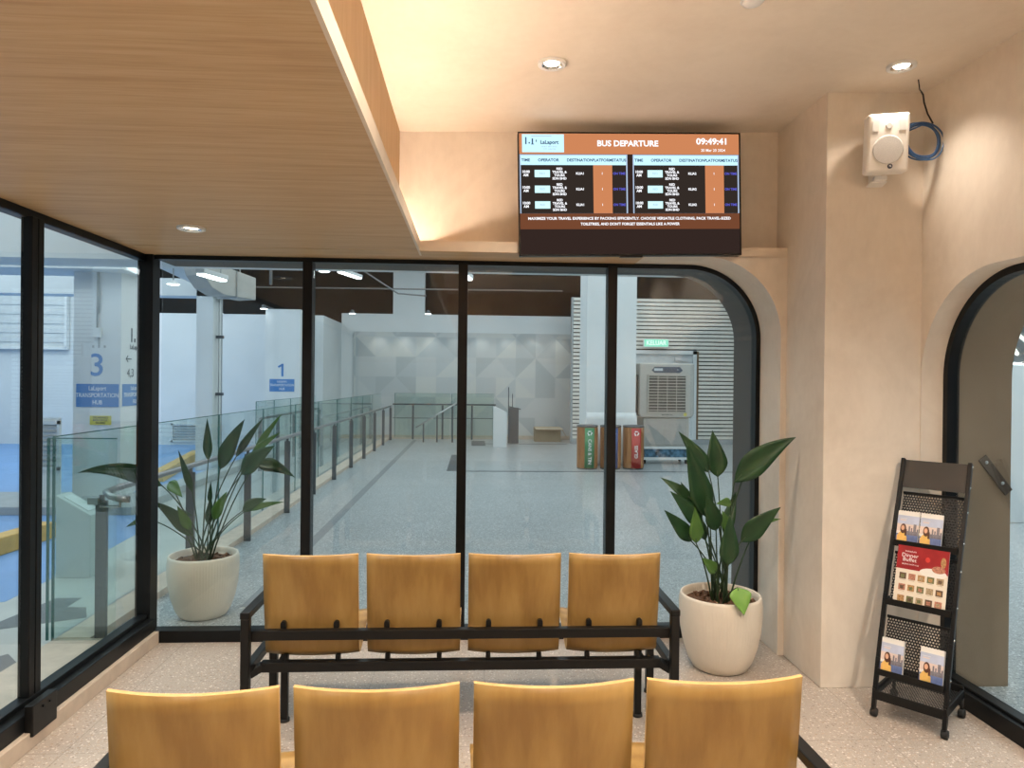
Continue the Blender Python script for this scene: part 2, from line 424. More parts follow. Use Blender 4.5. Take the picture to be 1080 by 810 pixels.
w2 = empty('window_2', kind='structure')
MB().box(-2.035, -1.98, YB, 4.33, ZS-.042, ZS).build('head_rail', M['frame'], w2, bevel=.003)
MB().box(-2.03, -1.905, YB, 4.33, .075, .15).box(-2.01, -1.95, YB, 4.33, .15, .175).build('sill_rail', M['frame'], w2, bevel=.003)
lm = [3.256, 1.6, -.06, -1.7, YB+.05]
for y in lm:
    MB().box(-2.005, -1.955, y-.044, y-.003, .165, ZS-.035).box(-2.005, -1.955, y+.003, y+.044, .165, ZS-.035).box(-1.99, -1.962, y-.003, y+.003, .165, ZS-.035).build('mullion', M['frame'], w2, bevel=.003)
yy = [4.33] + lm
for a, b in zip(yy[:-1], yy[1:]):
    pane(w2, -1.985, -1.975, b+.04, a-.04 if a < 4.3 else a, .17, ZS-.04)
lk = MB().box(-1.906, -1.868, 3.10, 3.275, .055, .19).build('corner_block', M['black'], w2, bevel=.004)
MB().tube([(-1.868, 3.17, .16), (-1.862, 3.17, .16)], .006).tube([(-1.868, 3.22, .16), (-1.862, 3.22, .16)], .006).build('screw', M['frame'], lk)

d1 = empty('door_1', kind='structure')
MB().ring(dprof(0), dprof(.035), 'x', 2.485, 2.55).build('frame', M['frame'], d1)
MB().box(2.44, 2.56, D0+.03, D1-.0, 0, .085).box(2.47, 2.53, D0+.03, D1-.0, .085, .10).build('sill_rail', M['frame'], d1, bevel=.004)
MB().box(2.49, 2.55, 2.08, 2.14, .1, DT-.03).build('mullion', M['frame'], d1)
MB().prism(dprof(.03), 'x', 2.512, 2.522).build('pane', M['glass'], d1)

# ------------------------------------------------------------------ lamps
def spot(loc, e, size=130, col=(1, .87, .735), r=.05, blend=.7, rot=(0, 0, 0)):
    l = bpy.data.lights.new('lamp_light', 'SPOT'); l.energy = e; l.color = col; l.spot_size = math.radians(size); l.spot_blend = blend; l.shadow_soft_size = r
    o = bpy.data.objects.new('lamp_light', l); C.objects.link(o); o.location = loc; o.rotation_euler = rot; return o
def area(loc, sx, sy, e, col, rot=(0, 0, 0)):
    l = bpy.data.lights.new('hall_fill_light', 'AREA'); l.shape = 'RECTANGLE'; l.size = sx; l.size_y = sy; l.energy = e; l.color = col
    o = bpy.data.objects.new('hall_fill_light', l); C.objects.link(o); o.location = loc; o.rotation_euler = rot; return o
def downlight(x, y, z, label):
    t = empty('recessed_downlight', (x, y, z), 0, label, 'ceiling light', 'recessed downlights in the waiting room')
    MB().lathe([(.047, -.001), (.060, -.004), (.066, -.001), (.066, .010)], 40).build('rim', M['white'], t)
    MB().lathe([(.035, .0085), (.042, .004), (.048, -.0015)], 40, rib=lambda r, z, k: r*(1+.03*(k % 2))).build('reflector', M['chrome'], t)
    MB().lathe([(0, .0075), (.036, .0075)], 32).build('bulb', M['lampglow'], t)
    return t
downlight(.349, 3.282, zc(.349)-.0115, 'round recessed downlight in the plaster ceiling above the departure screen')
downlight(2.04, 3.28, zc(2.04)-.0115, 'round recessed downlight in the plaster ceiling in front of the white loudspeaker')
downlight(-1.403, 3.55, ZS-.010, 'round recessed downlight in the timber soffit on the left')
for (x, y, e) in ((.349, 3.282, 70), (2.04, 3.28, 24), (.349, 1.55, 120), (2.0, 1.45, 175), (.349, -.2, 120), (2.0, -.2, 120), (1.2, -1.9, 130)):
    spot((x, y, zc(x)-.02), e, 116 if y > 3 else 135)
for (y, e) in ((3.55, 70), (1.85, 88), (.15, 95), (-1.5, 95)):
    spot((-1.403, y, ZS-.02), e)
# smoke detector
t = empty('smoke_detector', (1.085, 2.73, zc(1.085)), 0, 'round white detector on the plaster ceiling at the top edge', 'smoke detector')
MB().lathe([(0, -.004), (.044, -.004), (.048, 0), (0, 0)][::-1], 32).build('base', M['white'], t)
MB().lathe([(0, -.016), (.026, -.016), (.036, -.012), (.040, -.004), (0, -.004)], 32).build('housing', M['white'], t)

# ------------------------------------------------------------------ departure screen
TX0, TX1, TZ0, TZ1, TY = .250, 1.543, 2.332, 3.040, 4.0
tv = empty('television', ((TX0+TX1)/2, TY, TZ0), 0, 'wide wall-mounted screen showing the bus departure board', 'screen')
tv.rotation_euler = (0, math.radians(-1.4), 0)
tl = Vector(tv.location)
scr = {}
S_or = emit('screen_orange', (.55, .21, .09), 1.0); S_br = emit('screen_brown', (.155, .055, .026), 1.0); S_bk = emit('screen_black_reflection', (.030, .022, .018), 1.0)  # black raised to brown for the room's reflection in the screen
S_bk2 = emit('screen_dark_brown', (.030, .018, .015), 1.0); S_lb = emit('screen_pale_blue', (.55, .86, 1.0), 1.05); S_cy = emit('screen_cyan_card', (.62, .95, .98), 1.0)
S_wh = emit('screen_white', (.95, .96, 1.0), 1.1); S_bl = emit('screen_blue', (.10, .10, .55), 1.0); S_dk = emit('screen_ink', (.03, .07, .14), 1.0); S_grey = emit('screen_grey', (.40, .50, .66), 1.0)
W, Hh = TX1-TX0, TZ1-TZ0
def sxz(px, py):   # screen layout in a 1000 x 577 grid
    return (TX0 + W*px/1000 - tl.x, TZ1 - Hh*py/577 - tl.z)
MB().box(TX0-tl.x, TX1-tl.x, .004, .045, 0, Hh).box(-.42, .42, .045, .075, .12, .58).build('housing', M['black'], tv, bevel=.004)
bz = MB()
for (a, b, c, d) in ((0, 1000, 0, 6), (0, 1000, 569, 577), (0, 6, 0, 577), (994, 1000, 0, 577)):
    x0, z1 = sxz(a, c); x1, z0 = sxz(b, d); bz.box(x0, x1, -.003, .004, z0, z1)
bz.box(-.065, .065, -.002, .02, -.009, .001)
bz.build('bezel', M['black'], tv)
def srect(mb, m, a, b, c, d, y):
    x0, z1 = sxz(a, c); x1, z0 = sxz(b, d)
    mb.use(m).quad((x0, y, z0), (x1, y, z0), (x1, y, z1), (x0, y, z1))
def stxt(mb, m, s, px, py, cap, al='CENTER', bold=.012, sx=1.0, line=1.0, y=-.0012):
    x, z = sxz(px, py)
    Mx = Matrix.Translation((x, y, z)) @ Euler((PI/2, 0, 0)).to_matrix().to_4x4()
    mb.use(m).text(s, Mx, cap/577*Hh/.72, al, bold, .0001, sx, line)
s = MB(); srect(s, S_bk2, 5, 995, 5, 570, .003); screen = s.build('screen', None, tv, normals=False)
s = MB(); srect(s, S_or, 6, 994, 6, 102, .001)
stxt(s, S_wh, 'BUS DEPARTURE', 490, 53, 27, bold=.03, sx=1.04); stxt(s, S_wh, '09:49:41', 872, 42, 29, bold=.03, sx=1.1); stxt(s, S_wh, '20 Mar 20 2024', 876, 83, 13, bold=.005)
s.build('header_banner', None, screen, normals=False)
s = MB(); srect(s, S_lb, 19, 205, 10, 94, .0002)
for (a, b, c, d) in ((33, 39, 24, 57), (48, 54, 47, 54), (62, 68, 30, 57), (80, 84, 36, 46)): srect(s, S_dk, a, b, c, d, -.0006)
srect(s, S_grey, 60, 150, 17, 20, -.0006); srect(s, S_dk, 58, 72, 55, 58, -.0006)
stxt(s, S_dk, 'LaLaport', 140, 48, 17, bold=.03); stxt(s, S_grey, 'BUKIT BINTANG', 140, 68, 7, bold=.01); stxt(s, S_grey, 'CITY CENTRE', 140, 80, 7, bold=.01)
s.build('logo_card', None, screen, normals=False)
for x0, hour in ((7, 'first'), (512, 'second')):
    s = MB()
    srect(s, S_grey, x0, x0+481, 103, 378, .002); srect(s, S_bk, x0+5, x0+475, 108, 378, .0012)
    srect(s, S_lb, x0+5, x0+475, 108, 153, .0006); srect(s, S_or, x0+327, x0+412, 153, 378, .0006)
    for lbl, px in (('TIME', 27), ('OPERATOR', 128), ('DESTINATION', 268), ('PLATFORM', 367), ('STATUS', 443)):
        stxt(s, S_dk, lbl, x0+px, 131, 13.5, bold=.03, sx=1.02)
    for k in range(3):
        yc = 193 + 73*k
        stxt(s, S_wh, '10:00\nAM', x0+27, yc, 12, bold=.03, line=.95)
        srect(s, S_cy, x0+66, x0+134, yc-17, yc+17, .0004)
        stxt(s, S_grey, 'RED', x0+100, yc, 10)
        stxt(s, S_wh, 'RED\nTRAVEL &\nTOURS\nSDN BHD', x0+176, yc+1, 11, bold=.03, line=.98)
        stxt(s, S_wh, 'KLIA1' if x0 < 100 else 'KLIA2', x0+268, yc, 11, bold=.03)
        stxt(s, S_wh, '1', x0+367, yc, 11, bold=.02)
        stxt(s, S_bl, 'ON TIME', x0+443, yc, 11, bold=.03, sx=.95)
    s.build('schedule_table', None, screen, normals=False)
s = MB(); srect(s, S_br, 6, 994, 379, 452, .001)
stxt(s, S_wh, 'MAXIMIZE YOUR TRAVEL EXPERIENCE BY PACKING EFFICIENTLY. CHOOSE VERSATILE CLOTHING, PACK TRAVEL-SIZED', 497, 403, 12.5, bold=.025, sx=1.03)
stxt(s, S_wh, "TOILETRIES, AND DON'T FORGET ESSENTIALS LIKE A POWER", 497, 429, 12.5, bold=.025, sx=.98)
s.build('ticker_bar', None, screen, normals=False)

# ------------------------------------------------------------------ loudspeaker and cable
sp_ = empty('loudspeaker', (2.06, 3.475, 2.665), math.radians(-16), 'white loudspeaker mounted high on the plaster pillar', 'loudspeaker')
Mt = Matrix.Translation((0, -.02, 0)) @ Matrix.Rotation(math.radians(7), 4, 'X')
b = MB()
fr = [(-.096, 0), (.096, 0), (.096, .285), (-.096, .285)]
bk = [(-.062, .03), (.062, .03), (.062, .26), (-.062, .26)]
vf = [b.bm.verts.new(Mt @ Vector((x, -.085, z))) for x, z in fr]; vm = [b.bm.verts.new(Mt @ Vector((x, -.01, z))) for x, z in fr]; vb = [b.bm.verts.new(Mt @ Vector((x, .10, z))) for x, z in bk]
b._f(vf[::-1]); b._f(vb)
for A, B in ((vf, vm), (vm, vb)):
    for i in range(4): b._f([A[i], A[(i+1) % 4], B[(i+1) % 4], B[i]])
b.build('cabinet', M['warmwhite'], sp_, bevel=.014, seg=3)
b = MB()
Rg = Mt @ Matrix.Translation((0, -.087, .11)) @ Matrix.Rotation(PI/2, 4, 'X')
b.lathe([(0, .0012), (.066, .0012), (.07, -.001)], 40, M=Rg, smooth=False)
b.build('woofer_grille', plain('pale_grille_cloth', (.60, .59, .57), .95, 0, .1, 300, 0, .1), sp_)
b = MB()
b.lathe([(0, .002), (.013, .002), (.016, -.001)], 24, smooth=False, M=Mt @ Matrix.Translation((0, -.087, .225)) @ Matrix.Rotation(PI/2, 4, 'X'))
GP = plain('light_grey_plastic', (.66, .65, .63), .5)
b.build('tweeter', GP, sp_)
for px_ in (-.075, .045): MB().box(px_, px_+.03, -.0885, -.08, .20, .25, Mt).build('port', GP, sp_)
Lm = Mt @ Matrix.Translation((.012, -.087, .03)) @ Matrix.Rotation(PI/2, 4, 'X')
lg = MB().lathe([(0, .003), (.011, .003), (.012, -.001)], 24, M=Lm, smooth=False).build('badge', M['ink'], sp_)
MB().use(M['inkwhite']).text('N', Lm @ Matrix.Translation((0, 0, .0035)), .014, bold=.03, depth=.0003).build('badge_mark', None, lg)
MB().bar((0, .05, .005), (0, .05, -.018), .10, .06, (1, 0, 0)).box(-.04, .04, .04, .13, -.022, -.012).box(-.03, .03, .115, .128, -.02, .2).build('bracket', M['white'], sp_, bevel=.003)

def loop(c, R, n, tilt, wob):
    return [Vector((c[0] + (R+wob*math.sin(3*a))*math.cos(a), c[1] + tilt*math.sin(a), c[2] + (R+wob*math.cos(2*a))*math.sin(a)*1.02)) for a in [2*PI*k/n for k in range(n)]]
b = MB().use(M['blue_cable'])
for i in range(5):
    b.tube(loop((2.268+.004*(i % 3)-.004, 3.465-.010*i+.02, 2.853+.003*(i % 2)-.003*i), .101-.005*(i % 4), 48, .012, .004), .0042, 8, True)
b.tube([(2.20, 3.475, 2.90), (2.26, 3.44, 2.925), (2.30, 3.45, 2.93), (2.34, 3.46, 2.90)], .004, 8)
b.use(M['rubber']).tube([(2.318, 3.455, 2.935), (2.293, 3.46, 2.985), (2.270, 3.455, 3.04), (2.258, 3.445, 3.075), (2.245, 3.44, 3.088)], .0042, 8)
b.tube([(2.245, 3.44, 3.088), (2.236, 3.44, 3.10), (2.228, 3.44, 3.155)], .003, 8)
tag(b.build('cable_coil'), 'coil of blue cable hanging from the ceiling beside the white loudspeaker', 'cable')

# ------------------------------------------------------------------ bench seating
def shell(x0):
    """plywood shell: concave backrest sweeping into a seat"""
    w = .424; prof = [(-.002, .812), (.006, .76), (.016, .69), (.028, .61), (.042, .53), (.054, .47), (.064, .41), (.076, .362), (.10, .332), (.145, .325), (.22, .350), (.32, .385), (.42, .405), (.47, .402), (.50, .388), (.515, .365)]
    b = MB().use(M['ply']); nx = 13; t = .012; A = []; B = []
    tg = []
    for i in range(len(prof)):
        p, q = prof[max(0, i-1)], prof[min(len(prof)-1, i+1)]
        dy, dz = q[0]-p[0], q[1]-p[1]; L = math.hypot(dy, dz); tg.append((-dz/L, dy/L))   # points to the sitter (front/up)
    for i, (y, z) in enumerate(prof):
        ra, rb = [], []
        k = max(0, 1-i/8)
        for j in range(nx):
            u = 2*j/(nx-1)-1; x = x0 + u*w/2
            c = .040*u*u*(.35+.65*k) if i < 9 else .014*u*u
            ny, nz = tg[i]
            P = Vector((x, y + ny*c, z + nz*c*(0 if i < 6 else 1)))
            if i < 6: P = Vector((x, y + c, z))
            ra.append(b.bm.verts.new(P)); rb.append(b.bm.verts.new(P + Vector((0, ny*t, nz*t))))
        A.append(ra); B.append(rb)
    for i in range(len(prof)-1):
        for j in range(nx-1):
            b.mi = 0
            b._f([A[i][j], A[i][j+1], A[i+1][j+1], A[i+1][j]], True); b._f([B[i][j+1], B[i][j], B[i+1][j], B[i+1][j+1]], True)
    b.use(M['ply_edge'])
    for i in range(len(prof)-1):
        for j in (0, nx-1): b._f([A[i][j], A[i+1][j], B[i+1][j], B[i][j]])
    for i in (0, len(prof)-1):
        for j in range(nx-1): b._f([A[i][j], A[i][j+1], B[i][j+1], B[i][j]])
    return b
def make_bench(loc, rz, label):
    t = empty('bench', loc, rz, label, 'bench', 'four-seat plywood waiting benches')
    P = .4615
    for k in range(4):
        x = (k-1.5)*P
        s = shell(x).build('seat', None, t)
        for dx in (-.118, .118):
            MB().prism([(x+dx+px_, pz_) for px_, pz_ in [(-.012, .45), (.012, .45)] + arc(0, .500, .012, 0, PI, 8)], 'y', .030, .052).build('bracket', M['black'], s, bevel=.002)
            MB().bar((x+dx, .075, .28), (x+dx, .09, .345), .022, .03, (0, 1, 0)).build('bracket', M['black'], s, bevel=.003)
    MB().box(-.955, .955, -.004, .034, .438, .481).build('back_rail', M['black'], t, bevel=.003)
    MB().box(-.915, .915, .045, .09, .276, .320).build('seat_rail', M['black'], t, bevel=.003)
    for s_ in (-1, 1):
        x = s_*.957
        MB().bar((x, -.022, 0.012), (x, -.022, .545), .038, .038, (0, 1, 0)).bar((x, .42, .012), (x, .42, .545), .038, .038, (0, 1, 0)).box(x-.021, x+.021, -.043, .441, .545, .575).box(x-.018, x+.018, 0, .40, .29, .33).bar((s_*.905, .07, .30), (x, .02, .28), .035, .035).build('end_frame', M['black'], t, bevel=.004)
        f = MB().box(s_*.835-.016, s_*.835+.016, .15, .18, .012, .318).box(s_*.835-.014, s_*.835+.014, .08, .16, .285, .315).build('leg', M['black'], t, bevel=.003)
        MB().cyl((s_*.835, .165, 0), .024, .014).build('foot', M['rubber'], f)
        MB().cyl((x, -.022, 0), .026, .014).build('foot', M['rubber'], t); MB().cyl((x, .42, 0), .026, .014).build('foot', M['rubber'], t)
    return t
b1 = make_bench((-.035, 3.165, 0), 0, 'plywood four-seat bench standing nearer the window, black frame in full view')
b2 = copy_tree(b1); b2.location = (-.010, 1.790, 0); b2.rotation_euler.z = math.radians(1.1)
b2['label'] = 'plywood four-seat bench nearest the camera, cut off below its backrests'

# ------------------------------------------------------------------ potted plants
def make_pot(name, loc, label):
    t = empty(name, loc, 0, label, 'potted plant', 'potted plants by the glass wall')
    out = [(0, 0), (.135, 0), (.150, .008), (.175, .05), (.202, .13), (.219, .22), (.2255, .30), (.2265, .36), (.224, .40), (.221, .412)]
    inn = [(.214, .416), (.206, .410), (.203, .38), (.200, .36)]
    rb = lambda r, z, k: r + (.0022*math.cos(k*PI/2*1) if .02 < z < .395 and r > .19-.06*(z < .12) else 0)
    MB().lathe(out + inn + [(0, .36)], 320, rib=lambda r, z, k: r*(1 + (.006 if (k//2) % 2 else 0)*(1 if .03 < z < .39 and r > .16 else 0))).build('pot', M['pot'], t)
    b = MB().use(M['soil'])
    b.lathe([(0, .372), (.12, .37), (.205, .366)], 40)
    rnd = random.Random(len(label))
    for _ in range(90):
        a = rnd.uniform(0, 2*PI); r = .185*math.sqrt(rnd.random()); s = rnd.uniform(.008, .02)
        Mx = Matrix.Translation((r*math.cos(a), r*math.sin(a), .374)) @ Euler((rnd.uniform(-.6, .6), rnd.uniform(-.6, .6), rnd.uniform(0, 6))).to_matrix().to_4x4()
        b.box(-s, s, -s*.6, s*.6, -s*.3, s*.3, Mx)
    b.build('soil', None, t, bevel=.002)
    return t
def leaf(parent, root, base, tip, width, m, sag=.0, face=None, stalk_r=.0055):
    root, base, tip = Vector(root), Vector(base), Vector(tip)
    d = tip - base; L = d.length; up = Vector((0, 0, 1)); n = 14
    view = face if face is not None else Vector((0, -1, .25))
    width *= 1.14
    side = d.cross(view).normalized(); nor = side.cross(d).normalized()
    b = MB().use(m); rows = []
    for i in range(n+1):
        u = i/n
        p = base + d*u + Vector((0, 0, 1))*sag*4*u*(1-u)*L
        wd = width/2*max(.012, math.sin(PI/2*u/.32)**.8 if u < .32 else 1-((u-.32)/.68)**1.3)
        row = [b.bm.verts.new(p + side*wd*k + nor*(abs(k)*wd*.28)) for k in (-1, -.5, 0, .5, 1)]
        rows.append(row)
    for i in range(n):
        for k in range(4): b._f([rows[i][k], rows[i][k+1], rows[i+1][k+1], rows[i+1][k]], True)
    o = b.build('leaf', None, parent, solid=.0014, normals=False)
    mid = root.lerp(base, .55) + Vector((0, 0, .10*(base-root).length)) + Vector(((root.x-base.x)*.12, (root.y-base.y)*.12, 0))
    pts = [((1-u)**2)*root + 2*u*(1-u)*mid + u*u*base for u in [k/8 for k in range(9)]]
    pts.append(base + d*.12 + Vector((0, 0, 1))*sag*4*.12*.88*L)
    MB().tube(pts, stalk_r, 8, False, stalk_r*.55).build('stalk', M['stalk'], o)
    return o
L1, L2, L3 = M['leaf'], M['leaf2'], M['leaf3']
pr = make_pot('potted_plant', (1.405, 3.90, 0), 'leafy plant in an ivory ribbed pot standing indoors by the rounded window corner')
# base (x, y, z), tip, width  -  metres from the pot's centre at floor level
rightp = [
 ((-.04,.10,1.085),(-.215,.12,1.32),.082,L1,.02), ((-.09,-.02,.845),(-.225,-.06,1.27),.118,L1,.03), ((.02,.12,1.055),(-.005,.15,1.325),.112,L1,.0),
 ((.065,-.02,1.045),(.40,-.06,1.305),.125,L1,.07), ((.15,.05,1.08),(.275,.08,1.185),.035,L1,.03), ((-.16,.03,.94),(-.335,.06,1.06),.055,L1,.02),
 ((-.115,-.02,.79),(-.31,-.05,1.0),.085,L1,.03), ((-.10,.06,.79),(-.205,.10,1.03),.075,L1,.02), ((-.18,-.04,.715),(-.35,-.08,.90),.080,L1,.02),
 ((-.175,-.10,.72),(-.19,-.12,.92),.072,L2,.02), ((.02,-.10,.945),(-.10,-.20,.955),.045,L2,.02), ((-.005,-.12,.60),(-.01,-.16,.89),.098,L1,.0),
 ((.095,-.05,.715),(.30,-.10,.92),.098,L1,.04), ((.24,.05,.80),(.355,.02,.83),.028,L2,.03), ((-.075,-.14,.57),(-.175,-.20,.665),.062,L2,.02),
 ((.02,-.205,.505),(.035,-.262,.375),.105,L3,.03), ((.08,.10,.74),(.05,.12,.86),.06,L2,0), ((-.02,.14,.86),(-.05,.17,1.05),.06,L1,0), ((-.07,.05,.70),(-.15,.10,.90),.06,L1,.02), ((.06,.12,.72),(.16,.20,.96),.07,L1,.02), ((-.05,-.06,.78),(-.12,-.10,.99),.09,L1,.02)]
for i, (bs, tp, w, m, sg) in enumerate(rightp):
    a = i*2.4; rt = (.045*math.cos(a), .045*math.sin(a), .36)
    leaf(pr, rt, bs, tp, w, m, sg)
pl = make_pot('potted_plant', (-1.815, 4.85, 0), 'leafy plant in an ivory ribbed pot standing outside the glass in the left corner')
leftp = [
 ((-.19,-.20,.90),(-.615,-.40,1.01),.10,L1,.12), ((-.07,-.02,.83),(-.155,-.05,1.12),.045,L1,.02), ((.025,.0,1.045),(.015,0,1.33),.056,L1,.0),
 ((.12,-.05,.99),(.295,-.10,1.33),.098,L1,.05), ((.19,.05,1.06),(.365,.08,1.33),.05,L1,.03), ((.32,.03,1.10),(.50,.05,1.365),.042,L2,.02),
 ((.31,.0,1.09),(.51,-.02,1.24),.045,L2,.02), ((.27,-.08,.96),(.505,-.14,1.16),.11,L1,.06), ((.335,.03,1.02),(.59,.05,.925),.085,L1,.10),
 ((-.20,-.08,.91),(-.08,-.16,.82),.07,L2,.04), ((-.045,-.06,.54),(-.275,-.14,.79),.085,L1,.08), ((-.36,-.02,.655),(-.485,-.06,.605),.04,L2,.05),
 ((-.17,-.05,.70),(-.03,-.12,.695),.045,L1,.03), ((.10,-.10,.66),(.205,-.16,.86),.068,L2,.03), ((.27,-.05,.71),(.44,-.09,.80),.068,L1,.08),
 ((.27,.02,.70),(.52,.05,.755),.04,L2,.04), ((.03,.02,.75),(.035,.02,.90),.03,L1,0), ((-.06,-.08,.59),(-.13,-.12,.76),.06,L2,.03),
 ((.02,.03,.60),(.03,.04,.80),.05,L1,0)]
for i, (bs, tp, w, m, sg) in enumerate(leftp):
    a = i*2.4; rt = (.045*math.cos(a), .045*math.sin(a), .36)
    leaf(pl, rt, bs, tp, w, m, sg)

# ------------------------------------------------------------------ brochure rack
rk_rot = math.atan2(-.225, .20)
rk = empty('brochure_rack', (1.944, 3.285, 0), rk_rot, 'black metal brochure rack on castors leaning by the right doorway', 'brochure rack')
RW = .30
RS = [(0, .045), (.022, .14), (.058, .27), (.102, .40), (.155, .56), (.212, .72), (.27, .86), (.325, .985), (.372, 1.10), (.415, 1.215)]
def rs(z):
    for (a, b), (c, d) in zip(RS[:-1], RS[1:]):
        if z <= d: return a + (c-a)*(z-b)/(d-b)
    return RS[-1][0]
def pp(x, z, off=0): return Vector((x, rs(z)+off, z))
for x in (0, RW):
    b = MB()
    for (a, c), (d, e) in zip(RS[:-1], RS[1:]): b.bar((x, a, c-.004), (x, d, e+.004), .018, .026, (0, 1, 0))
    r_ = b.build('side_rail', M['black'], rk, bevel=.002)
    if x > 0:
        for z in (1.20, 1.10, .985, .845, .72, .56, .42, .25):
            MB().lathe([(0, .004), (.004, .003), (.005, 0)], 12, M=Matrix.Translation((x+.009, rs(z), z)) @ Matrix.Rotation(PI/2, 4, 'Y')).build('screw', M['chrome'], r_)
b = MB()
for (z0, z1) in ((1.075, 1.15), (1.15, 1.212)):
    b.bar(pp(RW/2, z0), pp(RW/2, z1), RW-.012, .004, (0, 1, 0)) if False else b.quad(pp(.008, z0), pp(RW-.008, z0), pp(RW-.008, z1), pp(.008, z1))
b.build('header_panel', plain('dark_grey_sheet', (.035, .033, .030), .5, .2), rk, solid=.004)
M['perf'] = perforated('perforated_black_sheet', (.02, .02, .02), .0125, .31)
def uvq(b, ps, us):
    uv = b.bm.loops.layers.uv.verify()
    f = b._f([b.bm.verts.new(p) for p in ps])
    for l, u in zip(f.loops, us): l[uv].uv = u
for (zt, zp) in ((.80, 1.045), (.525, .755), (.205, .455)):
    b = MB(); n = 4
    for i in range(n):
        a, c = zt+(zp-zt)*i/n, zt+(zp-zt)*(i+1)/n
        uvq(b, [pp(.012, a, .035), pp(RW-.012, a, .035), pp(RW-.012, c, .035), pp(.012, c, .035)], [(0, a), (RW-.024, a), (RW-.024, c), (0, c)])
    bp_ = b.build('back_panel', M['perf'], rk, normals=False)
    MB().bar(pp(.009, zp, .035), pp(RW-.009, zp, .035), .008, .012).build('top_bar', M['black'], bp_)
    b = MB(); f0 = pp(.009, zt); 
    y0, y1 = rs(zt)-.020, rs(zt)+.040
    b.box(.009, RW-.009, y0, y1, zt-.005, zt-.002).box(.009, RW-.009, y0-.002, y0+.001, zt-.005, zt+.026)
    b.box(.009, .012, y0, y1, zt-.005, zt+.026).box(RW-.012, RW-.009, y0, y1, zt-.005, zt+.026)
    b.build('tray', M['black'], rk)
b = MB()
uvq(b, [Vector((.0, .012, .122)), Vector((RW, .012, .122)), Vector((RW, .30, .122)), Vector((0, .30, .122))], [(0, 0), (RW, 0), (RW, .3), (0, .3)])
bt = b.build('base_tray', M['perf'], rk, normals=False)
MB().box(-.006, RW+.006, .0, .012, .085, .128).box(-.006, RW+.006, .296, .31, .085, .155).box(-.008, .006, .0, .31, .095, .135).box(RW-.006, RW+.008, .0, .31, .095, .135).build('base_frame', M['black'], rk, bevel=.002)
for (x, y) in ((0, .006), (RW, .006), (0, .30), (RW, .30)):
    b = MB(); b.cyl((x, y, .042), .008, .05)
    b.lathe([(0, -.014), (.018, -.014), (.021, -.008), (.021, .008), (.018, .014), (0, .014)], 24, M=Matrix.Translation((x, y, .021)) @ Matrix.Rotation(PI/2, 4, 'Y'))
    b.build('caster', M['rubber'], rk)

# leaflets and the menu card in the rack
MR = Matrix.Translation(rk.location) @ Matrix.Rotation(rk_rot, 4, 'Z')
P_sky = plain('print_sky', (.50, .56, .72), .35, 0, .12, 20); P_peach = plain('print_peach_sky', (.72, .60, .55), .35, 0, .1, 20)
P_build = plain('print_grey_towers', (.20, .19, .22), .35, 0, .3, 90); P_road = plain('print_blue_road', (.12, .17, .36), .35, 0, .2, 60)
P_shirt = plain('print_yellow_top', (.80, .50, .14), .35, 0, .1, 50); P_hair = plain('print_brown_hair', (.10, .04, .025), .35); P_skin = plain('print_skin', (.72, .42, .28), .35)
P_paper = plain('paper_white', (.80, .78, .74), .5, 0, .02); P_red = plain('print_deep_red', (.30, .018, .022), .3, 0, .2, 14); P_cream = plain('print_cream', (.78, .71, .60), .4, 0, .04)
P_food = [plain('print_food_%s' % n, c, .4, 0, .5, 160) for n, c in (('amber', (.42, .24, .10)), ('dark', (.12, .07, .04)), ('green', (.16, .17, .07)), ('rose', (.45, .20, .13)), ('tan', (.40, .30, .18)))]
def sheet(M_, name, w, h, t, label, group, draw, cat):
    """paper block standing in M_: x across, z up, front face at y=0"""
    o = empty(name, M_.translation, 0, label, cat, group); o.rotation_euler = M_.to_euler()
    MB().box(-w/2, w/2, .0005, t, 0, h).build('paper_stack', P_paper, o)
    b = MB(); draw(b, w, h); b.build('printed_cover', None, o, normals=False)
    return o
def r2(b, m, x0, x1, z0, z1, y): b.use(m).quad((x0, y, z0), (x1, y, z0), (x1, y, z1), (x0, y, z1))
def poly(b, m, pts, y): b.use(m)._f([b.bm.verts.new((x, y, z)) for x, z in pts])
def ell(b, m, cx, cz, rx, rz, y, n=18): poly(b, m, [(cx+rx*math.cos(2*PI*k/n), cz+rz*math.sin(2*PI*k/n)) for k in range(n)], y)
def city_cover(b, w, h):
    h2 = h*.86
    r2(b, P_sky, -w/2, w/2, h*.42, h2, 0); r2(b, P_peach, -w/2, w/2, h*.38, h*.60, -.0001)
    r2(b, P_road, -w/2, w/2, .002, h*.30, -.0001); r2(b, P_build, -w*.05, w/2, h*.28, h*.40, -.0002)
    for x, z, d in ((.05, .55, .07), (.16, .50, .06), (.26, .62, .13), (.42, .48, .07)): r2(b, P_build, w*x, w*(x+d), h*.3, h*z, -.0003)
    poly(b, P_shirt, [(-w*.45, .003), (w*.02, .003), (w*.0, h*.22), (-w*.12, h*.36), (-w*.32, h*.36), (-w*.46, h*.24)], -.0004)
    ell(b, P_hair, -w*.20, h*.46, w*.14, h*.15, -.0005); ell(b, P_skin, -w*.22, h*.48, w*.08, h*.075, -.0006)
    r2(b, P_hair, -w*.12, -w*.03, h*.25, h*.45, -.0005)
    b.use(M['inkwhite']); b.text('CITY\nGUIDE', Matrix.Translation((-w*.18, -.0007, h*.74)) @ Euler((PI/2, 0, 0)).to_matrix().to_4x4(), .013, 'CENTER', .01, .0001) if False else None
    r2(b, P_paper, -w*.42, -w*.05, h*.765, h*.775, -.0003); r2(b, P_peach, -w*.38, -w*.10, h*.70, h*.735, -.0003)
